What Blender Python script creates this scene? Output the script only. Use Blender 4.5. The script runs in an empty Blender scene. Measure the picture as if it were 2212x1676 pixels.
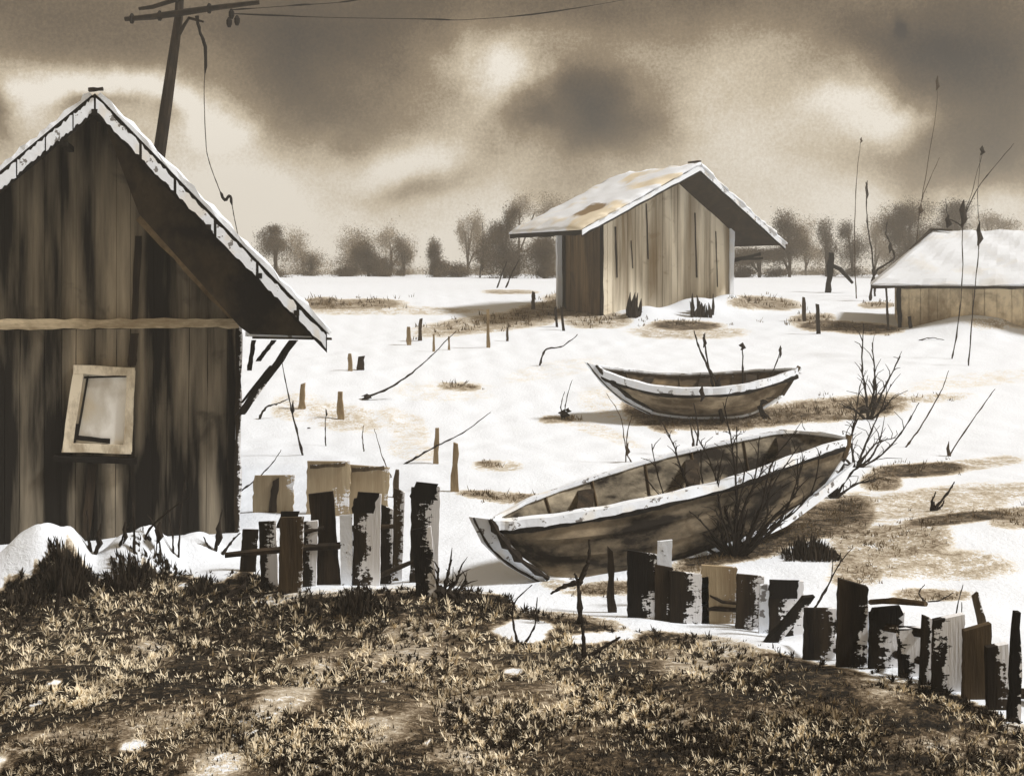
import bpy, math, random
import numpy as np
from mathutils import Vector, noise as mnoise

# ------------------------------------------------------------------ basics
rng = random.Random(7)
nrng = np.random.default_rng(11)
S = bpy.context.scene
C = S.collection
R = math.radians
FPX, CX, HY, CAMZ = 2372.0, 1106.0, 585.0, 3.1     # focal length in sketch units, axis, horizon row, eye height


def smooth(t):
    t = np.clip(t, 0, 1)
    return t * t * (3 - 2 * t)


BUMPS = [  # snow banked against the near shed and other drifts: x, y, radius x, radius y, height
    (-4.62, 10.75, .22, .30, .50), (-5.15, 10.6, .2, .3, .34), (-3.95, 11.1, .24, .3, .40), (-4.86, 10.7, .15, .25, .26), (-4.36, 10.95, .15, .25, .28), (-3.7, 11.25, .16, .25, .26), (-5.4, 10.4, .2, .3, .2), (-4.45, 10.9, .3, .3, .18),
    (-3.35, 11.75, .3, .35, .30), (-3.7, 11.5, .22, .3, .18), (-2.7, 11.2, .6, .4, .10), (-1.6, 10.3, .8, .5, .10), (.6, 9.5, .9, .5, .06),
    (2.2, 8.7, .8, .5, .08), (3.3, 7.9, .7, .4, .10), (13.6, 32.1, 1.5, .8, .55), (4.3, 35.6, .9, .7, .35), (6.1, 36.4, 1.0, .7, .5), (7.4, 37.2, .8, .7, .5),
    (-6.2, 8.6, 1.3, 1.2, .35), (-3.4, 8.4, 1.0, .8, .14), (-.9, 7.2, 1.2, .9, .12), (2.6, 5.6, 1.3, .8, .12), (5.5, 12.5, 1.8, 1.0, .2),
]


def H(x, y):
    x = np.asarray(x, float); y = np.asarray(y, float)
    z = 1.1 * smooth((9.6 - y) / 5.1)
    far = np.clip(y - 20, 0, None)
    z = z + np.where(far < 17, .103 * far * smooth(far / 6 + .2), 1.751 + .9 * (1 - np.exp(-(np.clip(far - 17, 0, None)) * .103 / .9)))
    z = z + .05 * np.sin(x * .55 + 1.3) * np.sin(y * .42 + .6) * smooth((y - 12) / 8) \
          + .03 * np.sin(x * 1.7 + y * .9) * smooth((13 - y) / 4)
    for bx, by, rx, ry, h in BUMPS:
        z = z + h * np.exp(-((x - bx) / rx) ** 2 - ((y - by) / ry) ** 2)
    return z


def P(px, py, d):
    return Vector(((px - CX) / FPX * d, d, CAMZ - (py - HY) / FPX * d))


_ds = np.geomspace(2.6, 190, 5000)


def hit(px, py):
    X = (px - CX) / FPX * _ds
    Z = CAMZ - (py - HY) / FPX * _ds
    below = np.nonzero(Z <= H(X, _ds))[0]
    d = float(_ds[below[0]]) if len(below) else 150.
    x = (px - CX) / FPX * d
    return Vector((x, d, float(H(x, d))))


def hit_many(px, py, near=2.6, far=18., steps=220):
    px = np.asarray(px, float); py = np.asarray(py, float)
    ds = np.geomspace(near, far, steps)
    res = np.full(len(px), np.nan); prev = np.full(len(px), 1.); pd = near
    for d in ds:
        g = CAMZ - (py - HY) / FPX * d - H((px - CX) / FPX * d, np.full(len(px), d))
        m = np.isnan(res) & (g <= 0)
        t = prev / np.maximum(prev - g, 1e-9)
        res[m] = (pd + (d - pd) * np.clip(t, 0, 1))[m]
        prev = g; pd = d
    x = (px - CX) / FPX * res
    return np.stack([x, res, H(x, res)], -1)


def pix(v):
    return (CX + v[0] / v[1] * FPX, HY + (CAMZ - v[2]) / v[1] * FPX)


def gz(x, y):
    return float(H(x, y))


# ------------------------------------------------------------------ object helpers
def tag(o, label=None, cat=None, group=None, kind=None):
    if label: o['label'] = label
    if cat: o['category'] = cat
    if group: o['group'] = group
    if kind: o['kind'] = kind
    return o


def empty(name, loc, label, cat, group=None):
    o = bpy.data.objects.new(name, None); C.objects.link(o)
    o.location = loc; o.empty_display_size = .2
    return tag(o, label, cat, group)


class MB:
    def __init__(self):
        self.v, self.f, self.m, self.ac = [], [], [], []

    def add(self, vs, fs, mi=0, ac=None):
        n = len(self.v)
        self.ac += ac if ac else [.5] * len(vs)
        self.v += [tuple(a) for a in vs]
        self.f += [tuple(i + n for i in f) for f in fs]
        self.m += [mi] * len(fs)

    def box8(self, a, mi=0):       # 8 corners: bottom ring 0-3, top ring 4-7
        self.add(a, [(3, 2, 1, 0), (4, 5, 6, 7), (0, 1, 5, 4), (1, 2, 6, 5), (2, 3, 7, 6), (3, 0, 4, 7)], mi)

    def board(self, p0, p1, wv, tv, n=1, jit=0., rag=0., rnd=rng, taper=1., mi=0):
        """a plank from p0 to p1; wv, tv = full width and thickness vectors; ragged edges and end"""
        p0, p1, wv, tv = Vector(p0), Vector(p1), Vector(wv), Vector(tv)
        ax = (p1 - p0)
        rings = []
        for i in range(n + 1):
            t = i / n
            c = p0 + ax * t
            k = 1 + (taper - 1) * t
            e = [rnd.uniform(-jit, jit) for _ in range(2)]
            w0 = wv * (-.5 * k + e[0]); w1 = wv * (.5 * k + e[1])
            r = [c + w0 - tv / 2, c + w1 - tv / 2, c + w1 + tv / 2, c + w0 + tv / 2]
            if i == n and rag:
                u = ax.normalized()
                da, db = rnd.uniform(-rag, rag), rnd.uniform(-rag, rag)
                r = [r[0] + u * da, r[1] + u * db, r[2] + u * db, r[3] + u * da]
            rings.append(r)
        vs = [v for r in rings for v in r]
        fs = [(3, 2, 1, 0)]
        for i in range(n):
            a, b = i * 4, i * 4 + 4
            for j in range(4):
                k = (j + 1) % 4
                fs.append((a + j, a + k, b + k, b + j))
        l = n * 4
        fs.append((l, l + 1, l + 2, l + 3))
        ph = rnd.uniform(-.18, .18)
        self.add(vs, fs, mi, [ph + (0., 1., 1., 0.)[j % 4] for j in range(len(vs))])

    def tube(self, pts, rad, sides=6, jit=.0, rnd=rng, mi=0):
        pts = [Vector(p) for p in pts]
        n = len(pts)
        if not isinstance(rad, (list, tuple)): rad = [rad] * n
        vs, fs = [], []
        for i, p in enumerate(pts):
            t = (pts[min(i + 1, n - 1)] - pts[max(i - 1, 0)]).normalized()
            a = t.cross(Vector((0, 1, .13))).normalized() if abs(t.y) < .9 else t.cross(Vector((1, 0, 0))).normalized()
            b = t.cross(a)
            for k in range(sides):
                an = 2 * math.pi * k / sides
                r = rad[i] * (1 + rnd.uniform(-jit, jit))
                vs.append(p + (a * math.cos(an) + b * math.sin(an)) * r)
        for i in range(n - 1):
            for k in range(sides):
                q = (k + 1) % sides
                fs.append((i * sides + k, i * sides + q, (i + 1) * sides + q, (i + 1) * sides + k))
        fs.append(tuple(range(sides))[::-1]); fs.append(tuple((n - 1) * sides + k for k in range(sides)))
        self.add(vs, fs, mi)

    def poly_ext(self, poly, ext, mi=0):
        """flat polygon extruded by vector ext"""
        n = len(poly); ext = Vector(ext)
        vs = [Vector(p) for p in poly] + [Vector(p) + ext for p in poly]
        fs = [tuple(range(n)), tuple(range(2 * n - 1, n - 1, -1))]
        for i in range(n):
            j = (i + 1) % n
            fs.append((i, i + n, j + n, j))
        self.add(vs, fs, mi)

    def build(self, name, mat, parent=None, smooth_=False, world=True):
        root = parent
        off = Vector((0, 0, 0))
        if parent is not None:
            while root.parent: root = root.parent
            off = Vector(root.location)
        me = bpy.data.meshes.new(name)
        me.from_pydata([(v[0] - off[0], v[1] - off[1], v[2] - off[2]) for v in self.v], [], self.f)
        mats = mat if isinstance(mat, (list, tuple)) else [mat]
        for m in mats: me.materials.append(m)
        at = me.attributes.new('across', 'FLOAT', 'POINT'); at.data.foreach_set('value', self.ac)
        if len(mats) > 1: me.polygons.foreach_set('material_index', self.m)
        if smooth_: me.polygons.foreach_set('use_smooth', [True] * len(self.f))
        me.update()
        import bmesh
        bm = bmesh.new(); bm.from_mesh(me); bmesh.ops.recalc_face_normals(bm, faces=bm.faces); bm.to_mesh(me); bm.free()
        o = bpy.data.objects.new(name, me); C.objects.link(o)
        if parent is not None: o.parent = parent
        return o


def solo(mb, name, mat, base, label, cat, group=None, smooth_=False):
    """a thing that is one mesh, origin at its base"""
    base = Vector(base)
    mb.v = [(v[0] - base[0], v[1] - base[1], v[2] - base[2]) for v in mb.v]
    o = mb.build(name, mat, None, smooth_)
    o.location = base
    return tag(o, label, cat, group)


def catmull(pts, n):
    pts = [Vector(p) for p in pts]
    out = []
    m = len(pts) - 1
    for i in range(n):
        t = i / (n - 1) * m
        k = min(int(t), m - 1); f = t - k
        p0 = pts[max(k - 1, 0)]; p1 = pts[k]; p2 = pts[k + 1]; p3 = pts[min(k + 2, m)]
        out.append(.5 * ((2 * p1) + (p2 - p0) * f + (2 * p0 - 5 * p1 + 4 * p2 - p3) * f * f + (3 * p1 - p0 - 3 * p2 + p3) * f ** 3))
    return out


# ------------------------------------------------------------------ materials
def lin(r, g, b, k=.86):
    m_ = .3 * r + .59 * g + .11 * b       # the whole place is a muted umber
    r, g, b = (m_ + (c - m_) * k for c in (r, g, b))
    f = lambda c: (c / 255 / 12.92) if c / 255 <= .04045 else ((c / 255 + .055) / 1.055) ** 2.4
    return (f(r), f(g), f(b), 1)


class NT:
    def __init__(self, mat=None, tree=None):
        self.t = tree or mat.node_tree; self.n = self.t.nodes; self.l = self.t.links

    def new(self, typ, **kw):
        nd = self.n.new(typ)
        for k, v in kw.items():
            setattr(nd, k, v)
        return nd

    def sin(self, nd, key, val):
        if hasattr(val, 'is_output') or isinstance(val, bpy.types.NodeSocket): self.l.new(val, nd.inputs[key])
        else: nd.inputs[key].default_value = val

    def math(self, op, a, b=0., clamp=False, c=None):
        nd = self.new('ShaderNodeMath', operation=op, use_clamp=clamp)
        self.sin(nd, 0, a); self.sin(nd, 1, b)
        if c is not None: self.sin(nd, 2, c)
        return nd.outputs[0]

    def noise(self, vec, scale, detail=3., rough=.55, dist=0.):
        nd = self.new('ShaderNodeTexNoise')
        if vec is not None: self.l.new(vec, nd.inputs['Vector'])
        nd.inputs['Scale'].default_value = scale; nd.inputs['Detail'].default_value = detail
        nd.inputs['Roughness'].default_value = rough; nd.inputs['Distortion'].default_value = dist
        return nd.outputs['Fac']

    def ramp(self, fac, stops):
        nd = self.new('ShaderNodeValToRGB')
        el = nd.color_ramp.elements
        while len(el) < len(stops): el.new(.5)
        for e, (p, c) in zip(el, stops):
            e.position = p; e.color = c
        self.sin(nd, 0, fac)
        return nd.outputs[0]

    def mix(self, fac, a, b):
        nd = self.new('ShaderNodeMix', data_type='RGBA')
        self.sin(nd, 0, fac); self.sin(nd, 6, a); self.sin(nd, 7, b)
        return nd.outputs[2]

    def mapping(self, vec, scale=(1, 1, 1), rot=(0, 0, 0), loc=(0, 0, 0)):
        nd = self.new('ShaderNodeMapping')
        self.l.new(vec, nd.inputs[0])
        nd.inputs['Scale'].default_value = scale; nd.inputs['Rotation'].default_value = rot; nd.inputs['Location'].default_value = loc
        return nd.outputs[0]

    def smoothstep(self, v, a, b):
        nd = self.new('ShaderNodeMapRange', interpolation_type='SMOOTHSTEP')
        self.sin(nd, 0, v); self.sin(nd, 1, a); self.sin(nd, 2, b)
        return nd.outputs[0]


def newmat(name):
    m = bpy.data.materials.new(name); m.use_nodes = True
    nt = NT(m)
    b = nt.n['Principled BSDF']
    b.inputs['Roughness'].default_value = .85
    b.inputs['Specular IOR Level'].default_value = .15
    return m, nt, b


def bump(nt, b, h, strength, dist=.01):
    nd = nt.new('ShaderNodeBump')
    nd.inputs['Strength'].default_value = strength; nd.inputs['Distance'].default_value = dist
    nt.l.new(h, nd.inputs['Height']); nt.l.new(nd.outputs[0], b.inputs['Normal'])


def wood(name, dark, light, sc=(5, 5, .5), frost=0., rot=0., loc=(0, 0, 0), lo=.35, hi=.68, fine=.35, frost_sc=(16, 16, 40)):
    m, nt, b = newmat(name)
    tc = nt.new('ShaderNodeTexCoord').outputs['Object']
    mp = nt.mapping(tc, sc, (0, 0, rot), loc)
    if rot:
        mp = nt.mapping(nt.mapping(tc, (1, 1, 1), (0, 0, rot)), sc)
    big = nt.noise(mp, 1., 2.5, .55, .3)
    mp2 = nt.mapping(mp, (6, 6, 4))
    fin = nt.noise(mp2, 1.3, 4., .65, .2)
    v = nt.math('ADD', nt.math('MULTIPLY', big, 1 - fine), nt.math('MULTIPLY', fin, fine))
    col = nt.ramp(v, [(lo, dark), (.5 * (lo + hi), tuple(.5 * (d + l) * .85 for d, l in zip(dark, light))[:3] + (1,)), (hi, light)])
    # dark damp blotches
    bl = nt.smoothstep(nt.noise(tc, 1.6, 4, .6, .5), .56, .72)
    col = nt.mix(nt.math('MULTIPLY', bl, .6), col, dark)
    if frost:
        ac = nt.new('ShaderNodeAttribute', attribute_name='across').outputs['Fac']
        rnd_ = nt.new('ShaderNodeObjectInfo').outputs['Random']
        va = nt.new('ShaderNodeVectorMath', operation='ADD'); cx_ = nt.new('ShaderNodeCombineXYZ')
        nt.l.new(nt.math('MULTIPLY', rnd_, 37.), cx_.inputs[0]); nt.l.new(nt.math('MULTIPLY', rnd_, 91.), cx_.inputs[2])
        nt.l.new(tc, va.inputs[0]); nt.l.new(cx_.outputs[0], va.inputs[1])
        tv_ = va.outputs[0]
        fa_ = nt.noise(nt.mapping(tv_, frost_sc), 1.0, 4, .68, .6)
        fb_ = nt.noise(nt.mapping(tv_, (30, 30, 5)), 1.0, 3, .6, .3)
        fm = nt.math('ADD', nt.math('MULTIPLY', fa_, .62), nt.math('MULTIPLY', fb_, .38))
        fm = nt.math('ADD', fm, nt.math('MULTIPLY', nt.math('SUBTRACT', nt.math('FRACT', nt.math('MULTIPLY', rnd_, 7.3)), .5), .22))
        lm = nt.noise(tv_, 3.1, 2, .5)
        fm = nt.math('ADD', fm, nt.math('MULTIPLY', nt.math('SUBTRACT', lm, .5), .85))
        fm = nt.math('ADD', fm, nt.math('MULTIPLY', nt.math('SUBTRACT', ac, .5), .40))
        fm = nt.smoothstep(fm, .92 - frost * .42, .95 - frost * .42)
        col = nt.mix(fm, col, lin(238, 238, 240))
    nt.l.new(col, b.inputs['Base Color'])
    bump(nt, b, fin, .5, .01)
    return m


def plain(name, col, var=.25, scale=4, rough=.85):
    m, nt, b = newmat(name)
    tc = nt.new('ShaderNodeTexCoord').outputs['Object']
    n = nt.noise(tc, scale, 4, .6)
    d = tuple(c * (1 - var) for c in col[:3]) + (1,); l = tuple(min(1, c * (1 + var)) for c in col[:3]) + (1,)
    nt.l.new(nt.ramp(n, [(.3, d), (.7, l)]), b.inputs['Base Color'])
    b.inputs['Roughness'].default_value = rough
    bump(nt, b, n, .3, .01)
    return m


INK = lin(38, 31, 24); UMB = lin(74, 60, 42); BRN = lin(118, 98, 70); TAN = lin(184, 158, 116); CREAM = lin(226, 212, 184)
SNOW = (.83, .87, .93, 1)


def snow_mat(name, stain=.15, stain_sc=1.2, patch=None, ink=0.):
    m, nt, b = newmat(name)
    tc = nt.new('ShaderNodeTexCoord').outputs['Object']
    n = nt.noise(tc, stain_sc, 3, .5, .4)
    col = nt.mix(nt.math('MULTIPLY', nt.smoothstep(n, .52, .66), stain * 4, True), SNOW, lin(228, 214, 186))
    if patch:   # one bare patch where the snow has slid off
        px, py, pz, r = patch
        vd = nt.new('ShaderNodeVectorMath', operation='DISTANCE')
        nt.l.new(tc, vd.inputs[0]); vd.inputs[1].default_value = (px, py, pz)
        w = nt.math('ADD', vd.outputs['Value'], nt.math('MULTIPLY', nt.math('SUBTRACT', nt.noise(tc, 2.2, 3, .6), .5), r * 1.1))
        col = nt.mix(nt.smoothstep(w, r * 1.1, r * .7), col, lin(140, 117, 84))
    if ink:
        k = nt.noise(tc, 9, 3, .6)
        col = nt.mix(nt.math('MULTIPLY', nt.smoothstep(k, .60, .64), ink), col, UMB)
    nt.l.new(col, b.inputs['Base Color'])
    g = nt.noise(tc, 18, 4, .6)
    bump(nt, b, g, .35, .02)
    b.inputs['Roughness'].default_value = .7
    return m


M = {}
M['shed_wall'] = wood('old shed boards', lin(24, 20, 15), lin(198, 178, 144, .7), (2.9, 2.9, .30), lo=.455, hi=.76, fine=.16)
M['shed_band'] = wood('pale beam', lin(136, 114, 82), lin(222, 202, 166), (1.2, 1.2, 6), lo=.3, hi=.6)
M['shed_trim'] = wood('tan trim', lin(90, 72, 48), lin(170, 144, 104), (2, 2, 2))
M['dark_wood'] = wood('dark wood', lin(22, 18, 14), lin(72, 58, 42), (6, 6, .8))
M['black_wood'] = wood('black wood', lin(14, 12, 10), lin(36, 30, 23), (6, 6, .8))
M['soffit'] = wood('shaded soffit boards', lin(24, 20, 16), lin(98, 82, 60), (1.6, 1.6, 1.6), lo=.44, hi=.8, fine=.25)  # darkened to paint the shade under the roof overhang
M['roof_under'] = wood('roof boards', lin(30, 24, 18), lin(66, 54, 39), (4, .6, 4))
M['frost_black'] = wood('black board with snow flecks', lin(14, 12, 10), lin(38, 31, 23), (6, 6, .8), frost=.78)
M['frost_dark'] = wood('dark board with snow flecks', lin(22, 18, 13), lin(66, 53, 37), (6, 6, .8), frost=.80)
M['frost_heavy'] = wood('snow crusted board', lin(18, 15, 11), lin(56, 45, 32), (6, 6, .8), frost=1.0)
M['brown_wood'] = wood('brown wood', lin(56, 45, 31), lin(112, 92, 64), (6, 6, .8), frost=.5)
M['pale_wood'] = wood('bleached board', lin(150, 128, 96), lin(205, 184, 146), (4, 4, .6), frost=.45)
M['stake_tan'] = wood('tan stake', lin(120, 98, 68), lin(190, 164, 122), (8, 8, 2))
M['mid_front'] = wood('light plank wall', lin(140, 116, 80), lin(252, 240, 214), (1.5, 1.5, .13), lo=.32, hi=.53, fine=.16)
M['mid_side'] = wood('shaded plank wall', lin(66, 53, 37), lin(146, 121, 86), (3, 3, .3))  # darker than the front boards: shade of the left side put into colour
M['hut_wall'] = wood('hut wall', lin(136, 112, 78), lin(232, 210, 170), (.9, .9, .8), lo=.33, hi=.58)
M['white_board'] = snow_mat('white weathered board', .1, 3, ink=.8)
M['snow'] = snow_mat('roof snow', .06)
M['pole'] = wood('pole wood', lin(24, 20, 16), lin(60, 49, 36), (9, 9, 2), frost=.12)
M['wire'] = plain('wire', lin(30, 26, 22))
M['twig'] = plain('dark twig', lin(42, 34, 26), .4, 12)
M['stem'] = plain('dry brown stem', lin(74, 60, 44), .35, 12)
M['pane'] = wood('curtained pane', lin(214, 200, 174), lin(255, 252, 244), (1.8, 1.8, 1.4), lo=.34, hi=.52, fine=.12)
M['frame'] = wood('pale window frame', lin(176, 154, 120), lin(238, 224, 196), (3, 3, 2), lo=.3, hi=.55)


# ------------------------------------------------------------------ ground
def edge_y(px):   # row where the dark bank in front gives way to snow
    xs = [-900, -100, 0, 60, 105, 150, 200, 245, 290, 340, 420, 480, 530, 600, 700, 800, 900, 960, 1080, 1130, 1250, 1330, 1420, 1600, 1720, 1850, 2000, 2100, 2212, 3100]
    ys = [1330, 1290, 1262, 1240, 1205, 1165, 1235, 1250, 1205, 1225, 1240, 1245, 1225, 1268, 1285, 1275, 1272, 1278, 1285, 1318, 1345, 1350, 1345, 1360, 1400, 1420, 1450, 1500, 1545, 1620]
    return np.interp(px, xs, ys) + np.interp(px, [1280, 1340, 2000, 2300], [0, 20, 22, 16])


WASH = [  # bare or damp ground in the snow, plus shade painted under the boats: px, py, rx, ry, slope, value
    (770, 657, 120, 12, .0, .62), (700, 655, 40, 14, 0, .65), (860, 672, 200, 10, 0, .30), (1060, 700, 160, 20, -.12, .50),
    (1180, 672, 90, 22, -.15, .62), (1270, 690, 70, 20, 0, .5), (1475, 700, 95, 10, 0, .82), (1480, 715, 150, 14, 0, .35),
    (1650, 652, 85, 14, .05, .60), (1800, 705, 70, 12, .05, .8), (1880, 712, 70, 12, .05, .8), (1760, 690, 50, 16, 0, .55), (1700, 575, 110, 8, 0, .55),
    (1100, 632, 60, 5, 0, .45), (1220, 650, 60, 16, 0, .6), (1900, 660, 40, 8, 0, .55),
    (1000, 835, 46, 8, .05, .62), (960, 845, 130, 26, 0, .16), (1190, 800, 120, 22, -.2, .15), (1060, 1003, 30, 8, 0, .62), (1080, 1006, 60, 14, 0, .3),
    (1070, 1070, 95, 10, .05, .62), (1100, 1078, 70, 8, .0, .5), (1230, 905, 40, 9, 0, .55), (1320, 935, 100, 16, .35, .2), (1350, 880, 90, 40, .3, .18),
    (1500, 912, 130, 20, .05, .80), (1420, 905, 60, 20, .4, .8), (1640, 905, 120, 22, -.1, .78), (1800, 882, 170, 26, -.10, .66), (1880, 875, 50, 20, 0, .85),  # patches under the far boat also paint its shade
    (1990, 862, 130, 10, -.06, .28), (2120, 820, 180, 18, -.1, .18), (1900, 1040, 40, 20, 0, .7), (1990, 1012, 110, 16, -.05, .88), (2100, 1002, 130, 14, -.1, .36),
    (2010, 1085, 200, 34, -.1, .40), (2150, 1064, 140, 18, -.12, .36), (2070, 1120, 130, 14, -.12, .84), (2190, 1110, 60, 16, 0, .66),
    (1760, 1130, 120, 46, -.3, .86), (1700, 1160, 110, 30, -.2, .92), (1830, 1120, 60, 44, 0, .72), (1930, 1175, 120, 46, -.1, .52), (2020, 1225, 150, 34, 0, .38), (1870, 1240, 54, 34, 0, .5),
    (2020, 1290, 80, 12, 0, .62), (1600, 1195, 130, 20, -.1, .9), (1540, 1200, 60, 14, -.2, .98), (1480, 1225, 90, 12, -.1, .6), (1330, 1270, 110, 16, -.05, .72), (1420, 1265, 60, 12, 0, .8),  # patches along the near hull also paint the shade beneath it
    (1215, 1270, 60, 14, .2, .4), (650, 880, 70, 40, 0, .18), (720, 900, 90, 36, .1, .25), (860, 920, 60, 40, .3, .2), (880, 970, 60, 26, .2, .2), (610, 880, 40, 30, 0, .25),
    (2160, 700, 90, 10, 0, .4), (1240, 1340, 120, 14, .12, .6), (2200, 1130, 60, 12, 0, .5),
]
PALE = [  # lighter places inside the dark bank: px, py, rx, ry, slope, value
    (540, 1560, 170, 56, -.75, .40), (470, 1645, 100, 50, -.8, .36), (640, 1490, 90, 34, -.7, .42), (830, 1580, 80, 40, -.2, .5), (330, 1560, 120, 30, -.3, .6), (900, 1360, 120, 22, -.1, .5), (1250, 1500, 90, 40, .2, .6), (1420, 1560, 120, 40, 0, .6), (2050, 1610, 120, 30, 0, .6), (600, 1290, 110, 18, -.25, .30), (860, 1420, 110, 60, 0, .55),
    (1570, 1395, 90, 36, .1, .42), (1500, 1440, 80, 30, .2, .5), (1900, 1470, 70, 40, .3, .5), (1130, 1368, 70, 22, .12, .02), (1190, 1320, 110, 12, .05, .35),
    (1320, 1375, 70, 12, .0, .05), (1650, 1372, 60, 14, 0, .06), (330, 1410, 60, 36, 0, .5), (1050, 1540, 160, 60, .1, .55), (1280, 1380, 50, 14, 0, .1),
    (275, 1612, 36, 13, -.2, .0), (15, 1642, 36, 22, -.5, .0), (125, 1476, 20, 7, -.3, .0), (80, 1520, 14, 6, -.4, .0), (510, 1558, 14, 6, 0, 0), (1110, 1450, 26, 8, 0, .02), (700, 1655, 34, 7, .2, .02),
    (830, 1470, 8, 4, 0, 0), (940, 1602, 8, 4, -.5, 0), (470, 1250, 26, 10, -.2, 0), (400, 1262, 16, 8, 0, .0), (2150, 1500, 60, 34, 0, .1), (2190, 1560, 50, 30, 0, .35), (1150, 1350, 60, 14, .1, .02),
    (1020, 1640, 90, 30, 0, .45), (1750, 1620, 120, 40, .1, .6), (130, 1600, 120, 30, -.2, .62),
]


def build_ground():
    nx, ny = 620, 560
    th = np.linspace(-.84, .84, nx)
    d = np.concatenate([np.geomspace(1.2, 16, 300), np.geomspace(16.15, 60, 170), np.geomspace(60.6, 131, 70)])
    T, D = np.meshgrid(np.tan(th * .93), d)
    X = T * D * 1.0; Y = D
    Z = H(X, Y)
    # sastrugi and lumps
    rough = np.zeros_like(Z)
    for k in range(26):
        a = nrng.uniform(0, math.pi); fr = nrng.uniform(2.5, 11); ph = nrng.uniform(0, 6.28)
        rough += np.sin((X * math.cos(a) + Y * math.sin(a)) * fr + ph) / 26 ** .5
    near = smooth((11 - Y) / 3)
    Z = Z + rough * (.012 + .008 * near) * smooth((70 - Y) / 40)
    PX = CX + X / Y * FPX; PY = HY + (CAMZ - Z) / Y * FPX
    # wobble so edges are not smooth ovals
    wx = np.zeros_like(Z); wy = np.zeros_like(Z)
    for k in range(70):
        fr = 10 ** nrng.uniform(-2.0, -.62); a = nrng.uniform(0, 6.28); ph = nrng.uniform(0, 6.28)
        s = np.sin((PX * math.cos(a) * .6 + PY * math.sin(a) * 1.5) * fr + ph)
        amp = .085 / fr ** .95
        wx += s * amp * .7; wy += np.roll(s, 37, 1) * amp * .22
    wash = np.zeros_like(Z)
    QX = PX + wx; QY = PY + wy * .6
    for px, py, rx, ry, sl, val in WASH:
        dx = QX - px; dy = QY - py - sl * dx
        g = np.exp(-((np.abs(dx / rx)) ** 2.6 + (np.abs(dy / ry)) ** 2.6))
        wash = np.maximum(wash, val * .92 * smooth((g - .12) * 1.9))
    soft = 3.5 + 18 * np.exp(-((PX - 760) / 190) ** 2) + 5 * np.exp(-((PX - 1650) / 250) ** 2)
    bank = smooth((PY + wy * 1.0 + wx * .25 - edge_y(PX)) / soft * .5 + .5)
    bank *= smooth((13.5 - Y) / 1.0)
    dark = .93 + .09 * np.sin(PX * .013 + 1) * np.sin(PY * .021)
    for px, py, rx, ry, sl, val in PALE:
        dx = QX - px; dy = PY + wy * .3 - py - sl * dx
        g = np.exp(-((np.abs(dx / rx)) ** 2. + (np.abs(dy / ry)) ** 2.))
        k = smooth((g - .3) * 3) if val < .12 else smooth(g * 1.1)
        dark = dark * (1 - k) + val * k
    wash = wash * (1 - bank) + dark * bank
    me = bpy.data.meshes.new('ground')
    co = np.stack([X, Y, Z], -1).reshape(-1, 3).astype(np.float32)
    i = np.arange(ny * nx).reshape(ny, nx)
    fq = np.stack([i[:-1, :-1], i[:-1, 1:], i[1:, 1:], i[1:, :-1]], -1).reshape(-1, 4)
    me.vertices.add(len(co)); me.vertices.foreach_set('co', co.ravel())
    me.loops.add(fq.size); me.loops.foreach_set('vertex_index', fq.ravel().astype(np.int32))
    me.polygons.add(len(fq)); me.polygons.foreach_set('loop_start', (np.arange(len(fq)) * 4).astype(np.int32))
    me.polygons.foreach_set('loop_total', np.full(len(fq), 4, np.int32))
    me.polygons.foreach_set('use_smooth', np.ones(len(fq), bool))
    at = me.attributes.new('bare', 'FLOAT', 'POINT'); at.data.foreach_set('value', wash.ravel().astype(np.float32))  # bare earth, plus the shade painted under the boats
    at = me.attributes.new('bank', 'FLOAT', 'POINT'); at.data.foreach_set('value', bank.ravel().astype(np.float32))
    me.update(calc_edges=True); me.validate()
    m, nt, b = newmat('snow and bare earth')
    tc = nt.new('ShaderNodeTexCoord').outputs['Object']
    a = nt.new('ShaderNodeAttribute', attribute_name='bare').outputs['Fac']
    bk = nt.new('ShaderNodeAttribute', attribute_name='bank').outputs['Fac']
    nb = nt.noise(tc, 46, 4, .7, .8)
    n1 = nt.noise(tc, 3.2, 5, .62, .5)
    n2 = nt.noise(tc, 17, 5, .66, .6)
    n3 = nt.noise(tc, .45, 3, .5, .3)
    nn = nt.math('ADD', nt.math('MULTIPLY', nt.math('SUBTRACT', n1, .5), .7), nt.math('MULTIPLY', nt.math('SUBTRACT', n2, .5), .9))
    nn = nt.math('ADD', nn, nt.math('MULTIPLY', nt.math('SUBTRACT', nb, .5), .8))
    # full-strength noise where ground is bare, a breath of it on clean snow
    amp = nt.math('ADD', .03, nt.math('MULTIPLY', nt.smoothstep(a, .03, .35), 1.15))
    v = nt.math('ADD', a, nt.math('MULTIPLY', nn, amp))
    v = nt.math('ADD', v, nt.math('MULTIPLY', nt.smoothstep(n3, .54, .74), .10))
    gate = nt.smoothstep(nt.math('ADD', a, nt.math('MULTIPLY', nn, 1.7)), .12, .22)
    v = nt.math('MULTIPLY', v, gate)
    # frost-lit weeds in the bank
    n4 = nt.noise(tc, 13, 6, .75, .3)
    fro = nt.math('MULTIPLY', nt.smoothstep(n4, .53, .62), nt.math('MULTIPLY', bk, nt.smoothstep(n1, .40, .56)))
    sp = nt.math('MULTIPLY', nt.smoothstep(nb, .54, .66), nt.math('MULTIPLY', bk, nt.smoothstep(n2, .42, .6)))
    v = nt.math('SUBTRACT', v, nt.math('MULTIPLY', fro, .30))
    v = nt.math('SUBTRACT', v, nt.math('MULTIPLY', sp, .34))
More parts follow.
